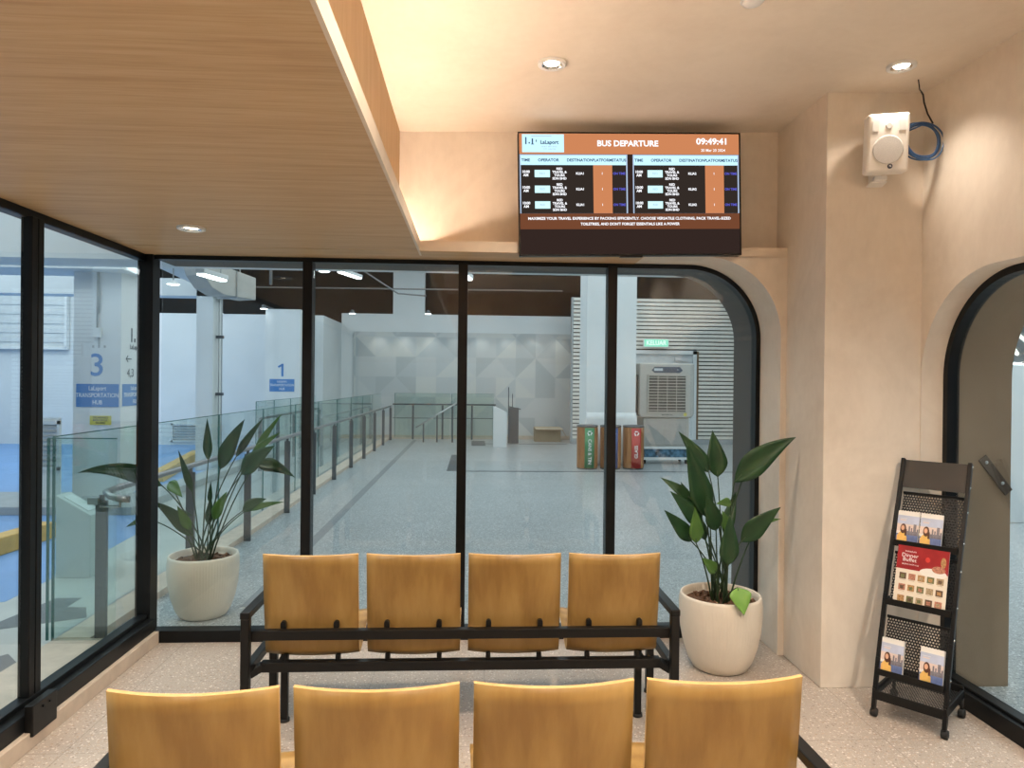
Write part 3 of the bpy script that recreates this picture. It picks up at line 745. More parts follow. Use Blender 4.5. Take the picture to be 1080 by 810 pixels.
def menu_cover(b, w, h):
    r2(b, P_cream, -w/2, w/2, 0, h, 0); r2(b, P_red, -w/2, w/2, h*.60, h, -.0001)
    ell(b, P_paper, w*.22, h*.60, w*.26, h*.075, -.0002); ell(b, P_food[3], w*.32, h*.67, w*.13, h*.06, -.0003); ell(b, P_food[0], w*.40, h*.80, w*.05, h*.09, -.0003)
    ell(b, plain('print_red_flower', (.60, .05, .04), .35), w*.10, h*.81, w*.045, h*.045, -.0003)
    b.use(M['inkwhite'])
    E = Euler((PI/2, 0, 0)).to_matrix().to_4x4()
    b.text('Dinner\nBuffet', Matrix.Translation((-w*.25, -.0004, h*.80)) @ E, .026, 'CENTER', .0, .0001, 1.0, .8)
    b.text('RAMADAN', Matrix.Translation((-w*.24, -.0004, h*.905)) @ E, .010, 'CENTER', .0, .0001)
    b.text('SELERA KAMPUNG', Matrix.Translation((-w*.23, -.0004, h*.685)) @ E, .009, 'CENTER', .0, .0001)
    for j in range(3):
        for i in range(5):
            x = -w*.42 + i*w*.18; z = h*(.05+.19*j)
            r2(b, P_food[(i*2+j*3) % 5], x, x+w*.135, z, z+h*.105, -.0005); r2(b, P_food[(i+j) % 5], x+w*.03, x+w*.10, z+h*.02, z+h*.075, -.0006)
            r2(b, P_food[4], x+w*.01, x+w*.12, z-h*.018, z-h*.012, -.0005)
def place(x, z, lean):
    z += .006; y0 = rs(z) - .012
    return MR @ Matrix.Translation((x, y0, z)) @ Matrix.Rotation(-lean, 4, 'X')
sheet(place(.065, .802, .32), 'leaflet_stack', .098, .166, .012, 'city leaflets at the far left of the top rack tray', 'city leaflets in the rack', city_cover, 'leaflets')
sheet(place(.168, .802, .32), 'leaflet_stack', .098, .166, .012, 'city leaflets on the top rack tray, right-hand stack of the pair touching there', 'city leaflets in the rack', city_cover, 'leaflets')
sheet(place(.150, .527, .30), 'menu_card', .225, .285, .004, 'red and cream food menu card on the middle rack tray', None, menu_cover, 'menu')
sheet(place(.063, .207, .24), 'leaflet_stack', .098, .165, .022, 'city leaflets at the left end of the lowest rack tray', 'city leaflets in the rack', city_cover, 'leaflets')
sheet(place(.232, .207, .24), 'leaflet_stack', .098, .165, .022, 'city leaflets at the right end of the lowest rack tray', 'city leaflets in the rack', city_cover, 'leaflets')

# ------------------------------------------------------------------ the bus hall beyond the glass: ground and walls
gr = empty('ground', kind='structure')
MB().box(-15, 12, 4.38, 22, -.12, 0).box(-15, -1.98, YB, 4.38, -.12, 0).box(2.50, 12, YB, 4.38, -.12, 0).build('paving', M['ground'], gr)
MB().box(-.47, -.20, 12.5, 15.2, 0, .003).box(-.05, .30, 17.4, 18.8, 0, .003).build('drain_cover', M['darksteel'], gr)
MB().box(-.25, 7.5, 12.42, 12.52, 0, .002).box(.0, 2.4, 17.9, 18.02, 0, .002).build('dark_joint', M['darksteel'], gr)
MB().box(-1.62, -1.52, 5.0, 19.0, 0, .0015).build('paver_band', plain('mid_grey_band', (.22, .235, .245), .4), gr)
MB().prism([(-15, YB+.1), (-2.47, YB+.1), (-2.47, 4.30), (-2.52, 4.31), (-2.52, 9.45), (-4.0, 9.45), (-3.90, 8.3), (-3.30, 5.3), (-15, 2.8)], 'z', 0, .002).build('pale_path', plain('pale_concrete_paving', (.50, .50, .475), .6, 0, .06, 2), gr)
b = MB()
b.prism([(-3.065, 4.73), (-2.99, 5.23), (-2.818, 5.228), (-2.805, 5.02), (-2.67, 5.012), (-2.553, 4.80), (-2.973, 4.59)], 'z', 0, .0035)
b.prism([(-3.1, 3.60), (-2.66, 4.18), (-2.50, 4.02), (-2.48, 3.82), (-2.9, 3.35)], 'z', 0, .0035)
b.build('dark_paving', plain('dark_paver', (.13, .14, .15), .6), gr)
struct(MB().prism([(-15, 2.6), (-3.30, 5.15), (-3.34, 6.3), (-3.44, 7.5), (-3.9, 8.35), (-15, 8.35)], 'z', 0, .004).build('road', M['blue']))
struct(MB().box(-15, -4.35, 9.45, 17.2, 0, .004).build('road', M['blue']))
struct(MB().box(-15, -3.95, 8.35, 9.45, 0, .10).build('kerb', M['concrete'], bevel=.01))
struct(MB().box(-4.35, -4.05, 9.45, 17.2, 0, .10).build('kerb', M['concrete'], bevel=.01))
whl = empty('wall_hall', kind='structure')
MB().box(-15, -3.85, 17.2, 17.4, 0, 3.15).box(-15, -9.4, 17.2, 17.4, 3.15, 4.6).build('bay_wall', M['greywhite'], whl)
MB().box(-3.85, -3.65, 17.2, 19.6, 0, 3.15).box(-3.65, 2.8, 19.5, 19.7, 0, 3.43).build('concourse_wall', M['greywhite'], whl)
MB().box(-3.3, 2.70, 19.44, 19.5, 0, 2.93).build('mosaic_panel', M['mosaic'], whl)
MB().box(-3.6, 2.70, 19.40, 19.5, 0, .10).build('skirting', M['curb'], whl)
MB().box(-2.25, -1.38, 19.495, 19.7, 3.42, 5.0).build('pilaster', M['greywhite'], whl)
MB().box(-15.2, -15, YB, 22, 0, 5.4).box(11.8, 12, YB, 22, 0, 5.4).build('end_wall', M['greywhite'], whl)
MB().box(-15.2, 12, 22, 22.2, 0, 5.4).build('void_wall', M['void'], whl)
MB().box(-15.2, 12, YB-.2, YB-.0, 0, 5.4).build('rear_hall_wall', M['greywhite'], whl) if False else None
struct(MB().box(-15.2, 12, YB, 22.2, 5.4, 5.6).build('ceiling_void', M['void']))
bm_ = empty('beam', kind='structure')
MB().box(-15, 6.0, 6.9, 7.4, 2.73, 3.4).build('cross_beam', M['greywhite'], bm_)
MB().box(-15, -4.35, 12.4, 12.8, 3.02, 3.32).build('bay_beam', M['greywhite'], bm_)
MB().box(-15, -4.3, 8.8, 9.5, 2.92, 3.8).build('kerb_beam', M['greywhite'], bm_)
MB().prism([(-4.15, 10.0), (-4.55, 10.0), (-4.80, 12.4), (-4.40, 12.4)], 'z', 3.20, 3.5).build('link_beam', M['greywhite'], bm_)

# louvre in the bay wall and roller shutter
t = empty('louvre_vent', (-6.8, 17.2, .05), 0, 'louvred vent low in the white bus bay wall', 'vent')
MB().box(-.42, .42, -.03, 0, .02, .06).box(-.42, .42, -.03, 0, .42, .46).box(-.42, -.38, -.03, 0, .02, .46).box(.38, .42, -.03, 0, .02, .46).build('frame', M['greywhite'], t)
b = MB()
for k in range(6): b.bar((-.38, -.012, .09+k*.062), (.38, -.012, .09+k*.062), .03, .006, (0, -.6, .8))
b.build('blades', M['concrete'], t)
t = empty('roller_shutter', (-10.5, 17.14, 2.3), 0, 'pale ribbed roller shutter on the far bus bay wall at the left', 'shutter')
b = MB()
for k in range(18): b.box(-1.0, .85, -.035 if k % 2 else -.02, .04, k*.11, k*.11+.108)
b.build('curtain', plain('pale_blue_grey_metal', (.60, .63, .64), .5), t)
MB().box(-1.06, -1.0, -.08, .04, 0, 2.0).box(.85, .91, -.08, .04, 0, 2.0).box(-1.06, .91, -.06, .04, -.06, 0).build('guide_rail', M['greywhite'], t)
t = empty('louvre_vent', (-4.98, 8.83, .10), 0, 'small louvred vent at the foot of the number three column', 'vent')
MB().box(-.36, -.06, 0, .03, .36, .40).box(-.36, -.06, 0, .03, .92, .96).box(-.36, -.33, 0, .03, .36, .96).box(-.09, -.06, 0, .03, .36, .96).box(-.36, -.06, .03, .05, .0, 1.0).build('frame', M['greywhite'], t)
b = MB()
for k in range(9): b.bar((-.33, .015, .43+k*.058), (-.09, .015, .43+k*.058), .03, .006, (0, -.6, .8))
b.build('blades', M['concrete'], t)

# numbered columns
EY = Euler((PI/2, 0, 0)).to_matrix().to_4x4()
EX = Euler((PI/2, 0, PI/2)).to_matrix().to_4x4()
def tx(m, s_, M_, size, bold=.0, al='CENTER', sx=1.0, line=1.0):
    return MB().use(m).text(s_, M_, size, al, bold, .0008, sx, line)
c3 = empty('column', kind='structure')
MB().box(-5.03, -4.45, 9.1, 9.85, .1, 3.0).build('shaft', M['greywhite'], c3)
MB().box(-4.99, -4.47, 9.094, 9.1, 1.225, 1.515).build('label_panel', M['signblue'], c3)
tx(M['inkwhite'], 'LaLaport\nTRANSPORTATION\nHUB', Matrix.Translation((-4.73, 9.092, 1.37)) @ EY, .077, .0, 'CENTER', .78, 1.15).build('label_text', None, c3)
tx(M['signblue'], '3', Matrix.Translation((-4.74, 9.098, 1.74)) @ EY, .40, .006).build('numeral', None, c3)
b = MB().use(M['concrete']); [b.box(-4.80+i*.07, -4.775+i*.07, 9.097, 9.1, 1.97, 2.0+.1*(i % 2)) for i in range(3)]; b.build('logo', None, c3)
MB().box(-4.45, -4.444, 9.14, 9.80, 1.235, 1.515).build('label_panel', M['signblue'], c3)
tx(M['inkwhite'], 'LaLaport\nTRANSPORTATION\nHUB', Matrix.Translation((-4.442, 9.47, 1.375)) @ EX, .077, .0, 'CENTER', .9, 1.15).build('label_text', None, c3)
tx(M['ink'], '4,3   2,1', Matrix.Translation((-4.446, 9.50, 1.655)) @ EX, .15, .0).build('bay_numbers', None, c3)
b = MB().use(M['ink'])
for y0, s_ in ((9.30, -1), (9.68, 1)):
    b.bar((-4.447, y0-.07, 1.84), (-4.447, y0+.07, 1.84), .004, .012); e = y0+s_*.07
    b.bar((-4.447, e, 1.84), (-4.447, e-s_*.05, 1.88), .004, .012); b.bar((-4.447, e, 1.84), (-4.447, e-s_*.05, 1.80), .004, .012)
b.build('arrow', None, c3)
b = MB().use(M['ink'])
for y0, h in ((9.36, .18), (9.44, .05), (9.52, .14)): b.box(-4.45, -4.446, y0, y0+.03, 2.06, 2.06+h)
b.text('LaLaport', Matrix.Translation((-4.446, 9.47, 1.995)) @ EX, .08, 'CENTER', .02, .0006)
b.build('logo', None, c3)
t = empty('notice_plate', (-4.69, 9.095, 1.0), 0, 'small yellow notice stuck on the number three column', 'notice')
MB().box(-.13, .13, -.004, .004, 0, .115).build('plate', M['signyellow'], t)
tx(M['ink'], 'DILARANG\nMEROKOK\nDI SINI', Matrix.Translation((0, -.0045, .058)) @ EY, .034, .02, 'CENTER', 1.1, .95).build('plate_text', None, t)
t = empty('conduit', (-4.73, 9.075, 2.10), 0, 'thin conduit with a small box hanging on the number three column', 'conduit')
MB().tube([(0, 0, .12), (0, 0, .85)], .01).tube([(.02, 0, .3), (.02, 0, .85)], .006).build('pipe', M['concrete'], t)
MB().box(-.05, .05, -.025, .025, 0, .12).build('box_body', M['greywhite'], t, bevel=.004)

c2 = empty('column', kind='structure')
MB().box(-4.80, -4.52, 12.4, 12.8, 0, 3.3).build('shaft', M['greywhite'], c2)
t = empty('conduit', (-4.42, 12.55, .3), 0, 'grey conduit pipe running up the narrow column', 'conduit')
MB().tube([(0, 0, 0), (0, 0, 2.7)], .012).tube([(-.05, 0, .1), (-.05, 0, 2.7)], .01).build('pipe', M['concrete'], t)
MB().box(-.09, .03, -.03, .03, 1.0, 1.05).box(-.09, .03, -.03, .03, 2.0, 2.05).build('clip', M['darksteel'], t)
c1 = empty('column', kind='structure')
MB().box(-4.62, -3.86, 15.8, 16.6, .0, 3.15).build('shaft', M['greywhite'], c1)
MB().box(-4.52, -3.98, 15.794, 15.8, 1.325, 1.60).build('label_panel', M['signblue'], c1)
tx(M['inkwhite'], 'LaLaport\nTRANSPORTATION\nHUB', Matrix.Translation((-4.25, 15.792, 1.465)) @ EY, .075, .0, 'CENTER', .8, 1.12).build('label_text', None, c1)
MB().box(-4.265, -4.22, 15.793, 15.8, 1.66, 1.94).bar((-4.335, 15.796, 1.868), (-4.245, 15.796, 1.918), .006, .04, (0, 0, 1)).build('numeral', M['signblue'], c1)

# wheel stops
def wheel_stop(x0, y0, x1, y1, label):
    t = empty('wheel_stop', (x0, y0, 0.004), math.atan2(y1-y0, x1-x0), label, 'wheel stop', 'yellow wheel stops in the bus bays')
    L = math.hypot(x1-x0, y1-y0)
    MB().prism([(-.12, 0), (.12, 0), (.085, .15), (-.085, .15)], 'x', 0, L).build('block', M['yellow'], t, bevel=.01)
    MB().cyl((L*.1, 0, .15), .02, .006, 12).cyl((L*.9, 0, .15), .02, .006, 12).build('bolt', M['steel'], t)
wheel_stop(-4.42, 4.9, -4.24, 7.25, 'yellow wheel stop on blue paint in front of the grey kerb')
wheel_stop(-4.85, 11.0, -5.55, 14.4, 'yellow wheel stop on blue paint beyond the grey kerb')

# ------------------------------------------------------------------ railings
def gpanel(parent, x0, y0, x1, y1, z0, z1):
    o = MB().bar((x0, y0, (z0+z1)/2), (x1, y1, (z0+z1)/2), .012, z1-z0).build('glass_panel', M['glass_rail'], parent)
    dx, dy = x1-x0, y1-y0; l = math.hypot(dx, dy)
    MB().bar((x0, y0, z1+.002), (x1, y1, z1+.002), .013, .006).bar((x0, y0, z0), (x0, y0, z1), .013, .010, (0, 1, 0)).build('glass_edge', M['glass_edge'], o)
    return o
struct(MB().box(-2.46, -2.265, 4.30, 19.1, 0, .05).build('trim_3', M['curb']))
ra = empty('railing', (-2.23, 4.3, 0), 0, 'long glass and steel ramp railing running away from the window corner', 'railing')
def rel(o, x, y, z=0): return (x-o.location.x, y-o.location.y, z)
ys = [4.30, 5.62, 7.0, 8.45, 9.95, 11.4, 12.95, 14.4, 15.9, 17.4, 18.95]
for a, b in zip(ys[:-1], ys[1:]):
    p = rel(ra, -2.49, a+.012); q = rel(ra, -2.49, b-.012); gpanel(ra, p[0], p[1], q[0], q[1], .02, 1.242)
for y in [4.33] + [5.65, 7.05, 8.52, 9.90, 11.35, 12.9, 14.4, 15.9, 17.4, 18.9]:
    x, yy_, _ = rel(ra, -2.22, y)
    MB().box(x-.032, x+.032, yy_-.012, yy_+.012, 0, .86).box(x-.012, x+.012, yy_-.01, yy_+.01, .86, .895).build('post', M['darksteel'], ra)
MB().tube([rel(ra, -2.22, 18.95, .91), rel(ra, -2.22, 12, .91), rel(ra, -2.22, 4.50, .91), rel(ra, -2.21, 4.36, .905), rel(ra, -2.16, 4.31, .89), rel(ra, -2.09, 4.30, .875), rel(ra, -1.99-.06, 4.32, .872)], .021, 12).build('handrail', M['rail'], ra)
MB().tube([rel(ra, -2.10, 4.30, .872), rel(ra, -2.10, 4.30, .83), rel(ra, -2.22, 4.31, .83)], .009).box(*[v for pr_ in ((-.06, .0), (.0, .05), (.84, .88)) for v in pr_]).build('rail_bracket', M['steel'], ra)
gpanel(ra, *rel(ra, -2.50, 4.275)[:2], *rel(ra, -2.11, 4.275)[:2], .045, 1.236)
x, yy_, _ = rel(ra, -2.475, 4.3)
MB().box(x-.006, x+.03, yy_, yy_+14.6, 0, .045).build('base_channel', M['rail'], ra)

rb_ = empty('railing', (-3.7, 12.4, 0), 0, 'second glass and steel railing on the far side of the ramp', 'railing')
ys = [12.4, 13.5, 14.7, 15.9, 17.0]
for a, b in zip(ys[:-1], ys[1:]): gpanel(rb_, -.08, a-12.4+.02, -.08, b-12.4-.02, .1, 1.2)
for y in ys: MB().box(-.03, .03, y-12.4-.012, y-12.4+.012, 0, .88).build('post', M['darksteel'], rb_)
MB().tube([(0, 0, .91), (0, 4.6, .91)], .021, 12).build('handrail', M['darksteel'], rb_)
rc = empty('railing', (-1.9, 19.2, 0), 0, 'end railing in front of the triangle mosaic wall', 'railing')
for x in (.25, 1.05, 1.85, 2.45): MB().box(x-.025, x+.025, -.012, .012, 0, .93).build('post', M['darksteel'], rc)
MB().tube([(-.3, 0, .955), (2.5, 0, .955)], .021, 12).tube([(-.3, 0, .58), (2.5, 0, .58)], .010).build('handrail', M['darksteel'], rc)
gpanel(rc, -.25, .06, 1.25, .06, .05, 1.25); gpanel(rc, 1.29, .06, 2.45, .06, .05, 1.25)
rd = empty('stair_rail', (-1.5, 18.3, 0), 0, 'sloping steel stair handrail before the end railing', 'railing')
MB().tube([(0, 0, .38), (1.05, 0, 1.02)], .021, 12).build('handrail', M['steel'], rd)
for x, h in ((.2, .50), (.55, .72), (.95, .96)): MB().box(x-.02, x+.02, -.012, .012, 0, h).build('post', M['darksteel'], rd)

# white reader pedestals and gate cabinet
def pedestal(loc, w, d, h0, h1, rz, label):
    t = empty('pedestal', loc, rz, label, 'pedestal', 'white reader pedestals')
    b = MB().prism([(-w/2, 0), (w/2, 0), (w/2, h1), (-w/2, h0)], 'y', 0, d); b.build('body', M['greywhite'], t, bevel=.006)
    MB().bar((-w*.35, d*.5, h0+(h1-h0)*.15+.004), (w*.35, d*.5, h0+(h1-h0)*.85+.004), d*.6, .006).build('top_plate', M['inkwhite'], t)
pedestal((-3.17, 5.75, 0), .27, .20, .66, .50, 0, 'white slanted pedestal beside the blue bay behind the glass panel')
pedestal((.64, 17.0, 0), .33, .25, 1.0, .84, 0, 'white slanted pedestal standing at the far end of the concourse')
t = empty('gate_cabinet', (1.02, 18.2, 0), 0, 'dark gate cabinet with thin poles behind the far pedestal', 'gate')
MB().box(-.12, .14, -.1, .15, 0, .92).build('body', M['darksteel'], t, bevel=.006)
MB().tube([(-.12, 0, 0), (-.12, 0, 1.45)], .012).tube([(-.02, 0, .92), (-.02, 0, 1.28)], .010).build('pole', M['ink'], t)
MB().bar((-.12, 0, .95), (.2, 0, .88), .03, .03).build('arm', M['darksteel'], t)
t = empty('cardboard_box', (2.05, 18.85, 0), 0, 'tan cardboard box on the floor before the mosaic wall', 'box')
MB().box(-.42, .28, -.2, .2, 0, .38).build('carton', plain('tan_cardboard', (.36, .28, .18), .8), t, bevel=.004)
MB().bar((.28, -.2, .38), (.45, -.2, .1), .02, .015).quad((-.42, -.2, .38), (.28, -.2, .38), (.32, -.42, .34), (-.40, -.42, .34)).build('flap', plain('pale_cardboard', (.44, .37, .27), .8), t, solid=.006)

# ------------------------------------------------------------------ right part of the hall
cr = empty('column', kind='structure')
MB().box(2.16, 3.12, 13.4, 14.3, 0, 5.0).build('shaft', M['greywhite'], cr)
b = MB(); rows = []
rnd = random.Random(3)
t = empty('plastic_wrap', (2.64, 13.38, 0), 0, 'crumpled white plastic wrap round the foot of the big column', 'plastic wrap')
n = 26
for i in range(9):
    z = .02 + 1.0*i/8; k = (1-i/8)
    rows.append([b.bm.verts.new((-.485-.05*k + (.97+.12*k)*j/n + rnd.uniform(-.012, .012), .008-.012*k-.02*k*rnd.random()-.008*rnd.random(), z)) for j in range(n+1)])
for i in range(8):
    for j in range(n): b._f([rows[i][j], rows[i][j+1], rows[i+1][j+1], rows[i+1][j]], True)
b.build('sheet', plain('translucent_white_film', (.69, .715, .72), .6), t, solid=.004)
# slatted wall with a doorway
sw = empty('wall_slatted', kind='structure')
MB().box(2.55, 7.6, 18.28, 18.4, 0, 3.82).build('backing', plain('dark_slat_backing', (.03, .03, .03), .8), sw)
b = MB(); k = 0
z = .13
while z < 3.78:
    for x0, x1 in (((2.58, 4.0), (5.85, 7.6)) if z < 2.42 else ((2.58, 7.6),)):
        b.box(x0, x1, 18.2, 18.26, z, z+.074)
    z += .103
b.build('slats', M['slat'], sw)
MB().box(2.55, 7.6, 18.1, 18.28, 0, .12).box(2.53, 2.575, 18.19, 18.4, 0, 3.82).build('kerb_base', M['concrete'], sw)
dd = empty('door_2', kind='structure')
MB().box(4.02, 5.83, 18.24, 18.28, .12, 2.42).build('leaf_panel', plain('pale_grey_door', (.60, .63, .64), .5), dd)
MB().box(5.74, 5.84, 18.16, 18.30, .12, 2.45).box(4.0, 4.1, 18.16, 18.30, .12, 2.45).box(4.0, 5.84, 18.16, 18.30, 2.36, 2.46).build('frame', M['greywhite'], dd)
MB().box(5.84, 5.90, 18.18, 18.24, .12, 2.44).build('edge_trim', plain('brown_trim', (.18, .11, .06), .6), dd)
t = empty('door_closer', (5.45, 18.14, 2.16), 0, 'grey door closer at the top of the slatted wall doorway', 'door closer')
MB().box(-.22, .12, -.06, .02, .02, .12).build('body', M['steel'], t, bevel=.006); MB().bar((.1, -.04, .07), (.26, -.04, .16), .03, .015).build('arm', M['steel'], t)
t = empty('exit_sign', (4.71, 17.98, 2.53), 0, 'glowing green exit sign on the slatted wall above the doorway', 'exit sign')
MB().box(-.33, .33, .0, .08, 0, .215).build('case', M['white'], t, bevel=.005)
b = MB().use(emit('exit_green', (.25, .80, .58), 1.0)); b.quad((-.315, -.002, .015), (.315, -.002, .015), (.315, -.002, .20), (-.315, -.002, .20))
b.build('lit_face', None, t, normals=False)
tx(emit('exit_letter_glow', (.80, 1.0, .92), 1.0), 'KELUAR', Matrix.Translation((.0, -.004, .108)) @ EY, .16, .025, 'CENTER', .9).build('lit_lettering', None, t)

# evaporative air cooler
ac = empty('air_cooler', (3.78, 13.62, 0), 0, 'large grey evaporative air cooler in front of the doorway', 'air cooler')
G_ = plain('grey_beige_plastic', (.42, .41, .38), .5, 0, .04); G2 = plain('dark_grille', (.03, .032, .03), .7)
MB().prism([(-.50, .92), (.52, .92), (.56, 1.0), (.56, 1.99), (-.54, 1.99), (-.54, 1.0)], 'y', 0, .65).build('upper_body', G_, ac, bevel=.03, seg=3)
MB().box(-.44, .48, .06, .60, .34, .92).build('tank', G_, ac, bevel=.02)
MB().box(-.39, .43, .048, .062, .38, .88).box(-.02, .0, .042, .05, .40, .75).build('tank_panel', plain('grey_tank_panel', (.36, .35, .33), .5), ac)
gr_ = MB().box(-.36, .38, -.012, .004, 1.04, 1.74).build('air_grille', G2, ac)
b = MB()
for k in range(12): b.bar((-.36, -.02, 1.07+k*.058), (.38, -.02, 1.07+k*.058), .012, .016)
for k in range(5): b.box(-.365+k*.185, -.355+k*.185, -.034, -.024, 1.04, 1.74)
b.box(-.38, -.36, -.03, 0, 1.02, 1.76).box(.38, .40, -.03, 0, 1.02, 1.76).box(-.38, .40, -.03, 0, 1.02, 1.04).box(-.38, .40, -.03, 0, 1.74, 1.76)
b.build('grille_bars', plain('grey_bars', (.38, .38, .35), .5), gr_)
cp = MB().prism([(-.24, 1.80), (.26, 1.80), (.32, 1.85), (.26, 1.92), (-.24, 1.92), (-.30, 1.85)], 'y', -.012, .01).build('control_panel', plain('navy_panel', (.03, .06, .10), .3), ac)
MB().box(-.25, -.08, -.016, -.01, 1.84, 1.89).cyl((.22, -.012, 1.86), .02, .01).build('display', plain('pale_display', (.45, .55, .60), .3), cp)
b = MB().use(M['ink']).text('MASTERKOOL', Matrix.Translation((.02, -.004, .975)) @ EY, .035, 'CENTER', .02, .0008); b.build('maker_mark', None, ac)
MB().disc((.38, -.004, .985), .035, (0, -1, 0)).build('sticker', M['signyellow'], ac)
b = MB()
for k in range(16): b.box(-.56, -.53, .10+k*.033, .12+k*.033, .98, 1.74)
b.box(-.545, -.535, .08, .62, .96, 1.76); b.build('side_pad', G2, ac)
MB().box(-.42, .46, .04, .62, .30, .345).box(-.46, .50, .02, .64, .09, .135).build('base_frame', M['greywhite'], ac)
b = MB().use(plain('blue_patterned_panel', (.06, .13, .20), .5, 0, .8, 14)).box(-.40, .44, .05, .60, .13, .32); b.build('base_panel', None, ac)
for x in (-.40, .44):
    for y in (.1, .55): MB().lathe([(0, -.02), (.04, -.02), (.045, 0), (.04, .02), (0, .02)], 20, M=Matrix.Translation((x, y, .045)) @ Matrix.Rotation(PI/2, 4, 'Y')).box(x-.015, x+.015, y-.015, y+.015, .06, .1).build('caster', M['rubber'], ac)

# recycling bins
BW = wood('bin_timber', (.20, .07, .02), (.33, .14, .045), (.42, .20, .07), (6, 6, .6), .4)
def bin_(x, mcol, word, up, label):
    t = empty('recycling_bin', (x, 12.93, 0), 0, label, 'bin', 'recycling bins beside the column')
    MB().lathe([(0, .02), (.185, .02), (.195, .04), (.195, .76), (.19, .775)], 12, smooth=False, M=Matrix.Rotation(PI/12, 4, 'Z')).build('body', BW, t)
    MB().lathe([(.19, .772), (.198, .78), (.198, .805), (.185, .81), (.17, .80), (0, .79)], 40).lathe([(0, 0), (.185, 0), (.19, .022), (0, .022)], 40).build('rim', M['darksteel'], t)
    b = MB().use(mcol); n = 8; A = []
    for k in range(n+1):
        a = -PI/2 - .46 + .92*k/n
        A.append([b.bm.verts.new((.200*math.cos(a)+.012, .200*math.sin(a), z)) for z in (.03, .765)])
    for k in range(n): b._f([A[k][0], A[k+1][0], A[k+1][1], A[k][1]], True)
    bd = b.build('band', None, t, solid=.003)
    b = MB().use(M['inkwhite'])
    R_ = Matrix.Translation((.012, -.206, .33)) @ EY @ Matrix.Rotation(PI/2 if up else -PI/2, 4, 'Z')
    b.text(word, R_, .085, 'CENTER', .01, .0006)
    for k in range(3):
        a = PI/2 + k*2*PI/3; c = (.012+.032*math.cos(a), .67+.032*math.sin(a))
        d = (a+PI/2)
        u = Vector((math.cos(d), 0, math.sin(d))); P0 = Vector((c[0], -.207, c[1]))
        b.bar(P0-u*.026, P0+u*.018, .003, .017, (math.cos(a), 0, math.sin(a)))
        w_ = Vector((math.cos(a), 0, math.sin(a)))
        b._f([b.bm.verts.new(p) for p in (P0+u*.016+w_*.02, P0+u*.036-w_*.004, P0+u*.016-w_*.02)])
    b.build('lettering', None, bd)
bin_(2.11, plain('bin_green', (.015, .20, .075), .4), 'CANS & TIN', False, 'timber recycling bin with the green band')
bin_(2.545, plain('bin_blue', (.03, .08, .25), .4), 'PAPER', False, 'timber recycling bin with the blue band')
bin_(2.975, plain('bin_red', (.42, .02, .02), .4), 'GLASS', True, 'timber recycling bin with the red band')

# ------------------------------------------------------------------ hall lamps, duct and pipes
def pendant(x, y, z, top, label):
    t = empty('pendant_lamp', (x, y, z), 0, label, 'pendant lamp', 'round pendant lamps in the bus hall')
    MB().lathe([(0, .06), (.02, .06), (.05, .03), (.088, .008), (.09, 0)], 32).build('shade', M['greywhite'], t)
    MB().lathe([(0, -.010), (.065, -.008), (.084, .004)], 32).build('diffuser', M['coolglow'], t)
    MB().tube([(0, 0, .06), (0, 0, top-z)], .008).build('rod', M['concrete'], t)
pendant(-4.19, 10.0, 2.90, 5.3, 'round pendant lamp hanging from a rod left of the air duct')
pendant(-2.33, 11.0, 3.27, 5.3, 'round pendant lamp hanging from a rod right of the air duct')
def linear(x, y, z, L, rz, label):
    t = empty('linear_lamp', (x, y, z), rz, label, 'strip light', 'strip lights in the bus hall')
    MB().box(-L/2, L/2, -.05, .05, .02, .07).build('housing', M['greywhite'], t, bevel=.005)
    MB().box(-L/2+.02, L/2-.02, -.04, .04, 0, .022).build('tube_glow', M['coolglow'], t)
    for s_ in (-.35, .35): MB().tube([(L*s_, 0, .07), (L*s_, 0, 5.3-z)], .005).build('hanger', M['concrete'], t)
linear(-2.80, 7.65, 2.665, .50, math.radians(81), 'white strip light beside the boxy air duct')
linear(-2.0, 11.35, 3.26, .73, math.radians(74), 'white strip light to the right of the air duct')
linear(-.11, 8.2, 2.80, .45, math.radians(80), 'short white strip light near the middle mullion')
def dome(x, y, z, label):
    t = empty('spot_lamp', (x, y, z), 0, label, 'lamp', 'small lamps along the top of the hall wall')
    MB().lathe([(.045, 0), (.055, .04), (.045, .08), (0, .1)], 24).build('shade', M['darksteel'], t)
    MB().lathe([(0, -.01), (.07, -.006), (.08, .004)], 24).build('diffuser', M['coolglow'], t)
    MB().bar((0, .05, .08), (0, 16.9-y+.28, .08), .02, .02).build('arm', M['darksteel'], t)
dome(-6.01, 16.9, 3.13, 'small lamp on the wall top, leftmost by the narrow column'); dome(-4.60, 15.6, 3.13, 'small lamp above the number one column')
dome(-2.92, 16.95, 3.18, 'small lamp on the wall top left of the pale pilaster'); dome(-1.12, 16.95, 3.20, 'small lamp on the wall top right of the pale pilaster')
ad = empty('air_duct', (-2.86, 8.35, 2.56), math.radians(63), 'boxy pale air duct hanging over the bay', 'air duct')
MB().prism([(-.42, .34), (-.37, .20), (-.25, .07), (-.08, .01), (.42, 0), (.42, .27), (-.1, .34)], 'y', 0, .28).build('casing', plain('galvanised_sheet', (.50, .49, .46), .5, .1), ad, bevel=.008)
MB().box(.10, .115, -.012, .292, -.01, .31).build('flange', M['steel'], ad)
for x_ in (-.25, .3): MB().tube([(x_, .14, .25), (x_, .14, 2.7)], .006).build('hanger', M['steel'], ad)
def pipe(pts, r, label): tag(MB().tube(pts, r, 10).build('service_pipe', M['pipe']), label, 'pipe', 'service pipes in the dark ceiling void')
pipe([(-8, 18.4, 3.95), (2.3, 18.4, 4.0)], .02, 'level service pipe running across the dark void above the wall')
pipe([(-3.0, 17.5, 4.45), (-1.9, 17.5, 3.75), (-1.2, 17.5, 3.7)], .02, 'bent service pipe dropping through the dark void')
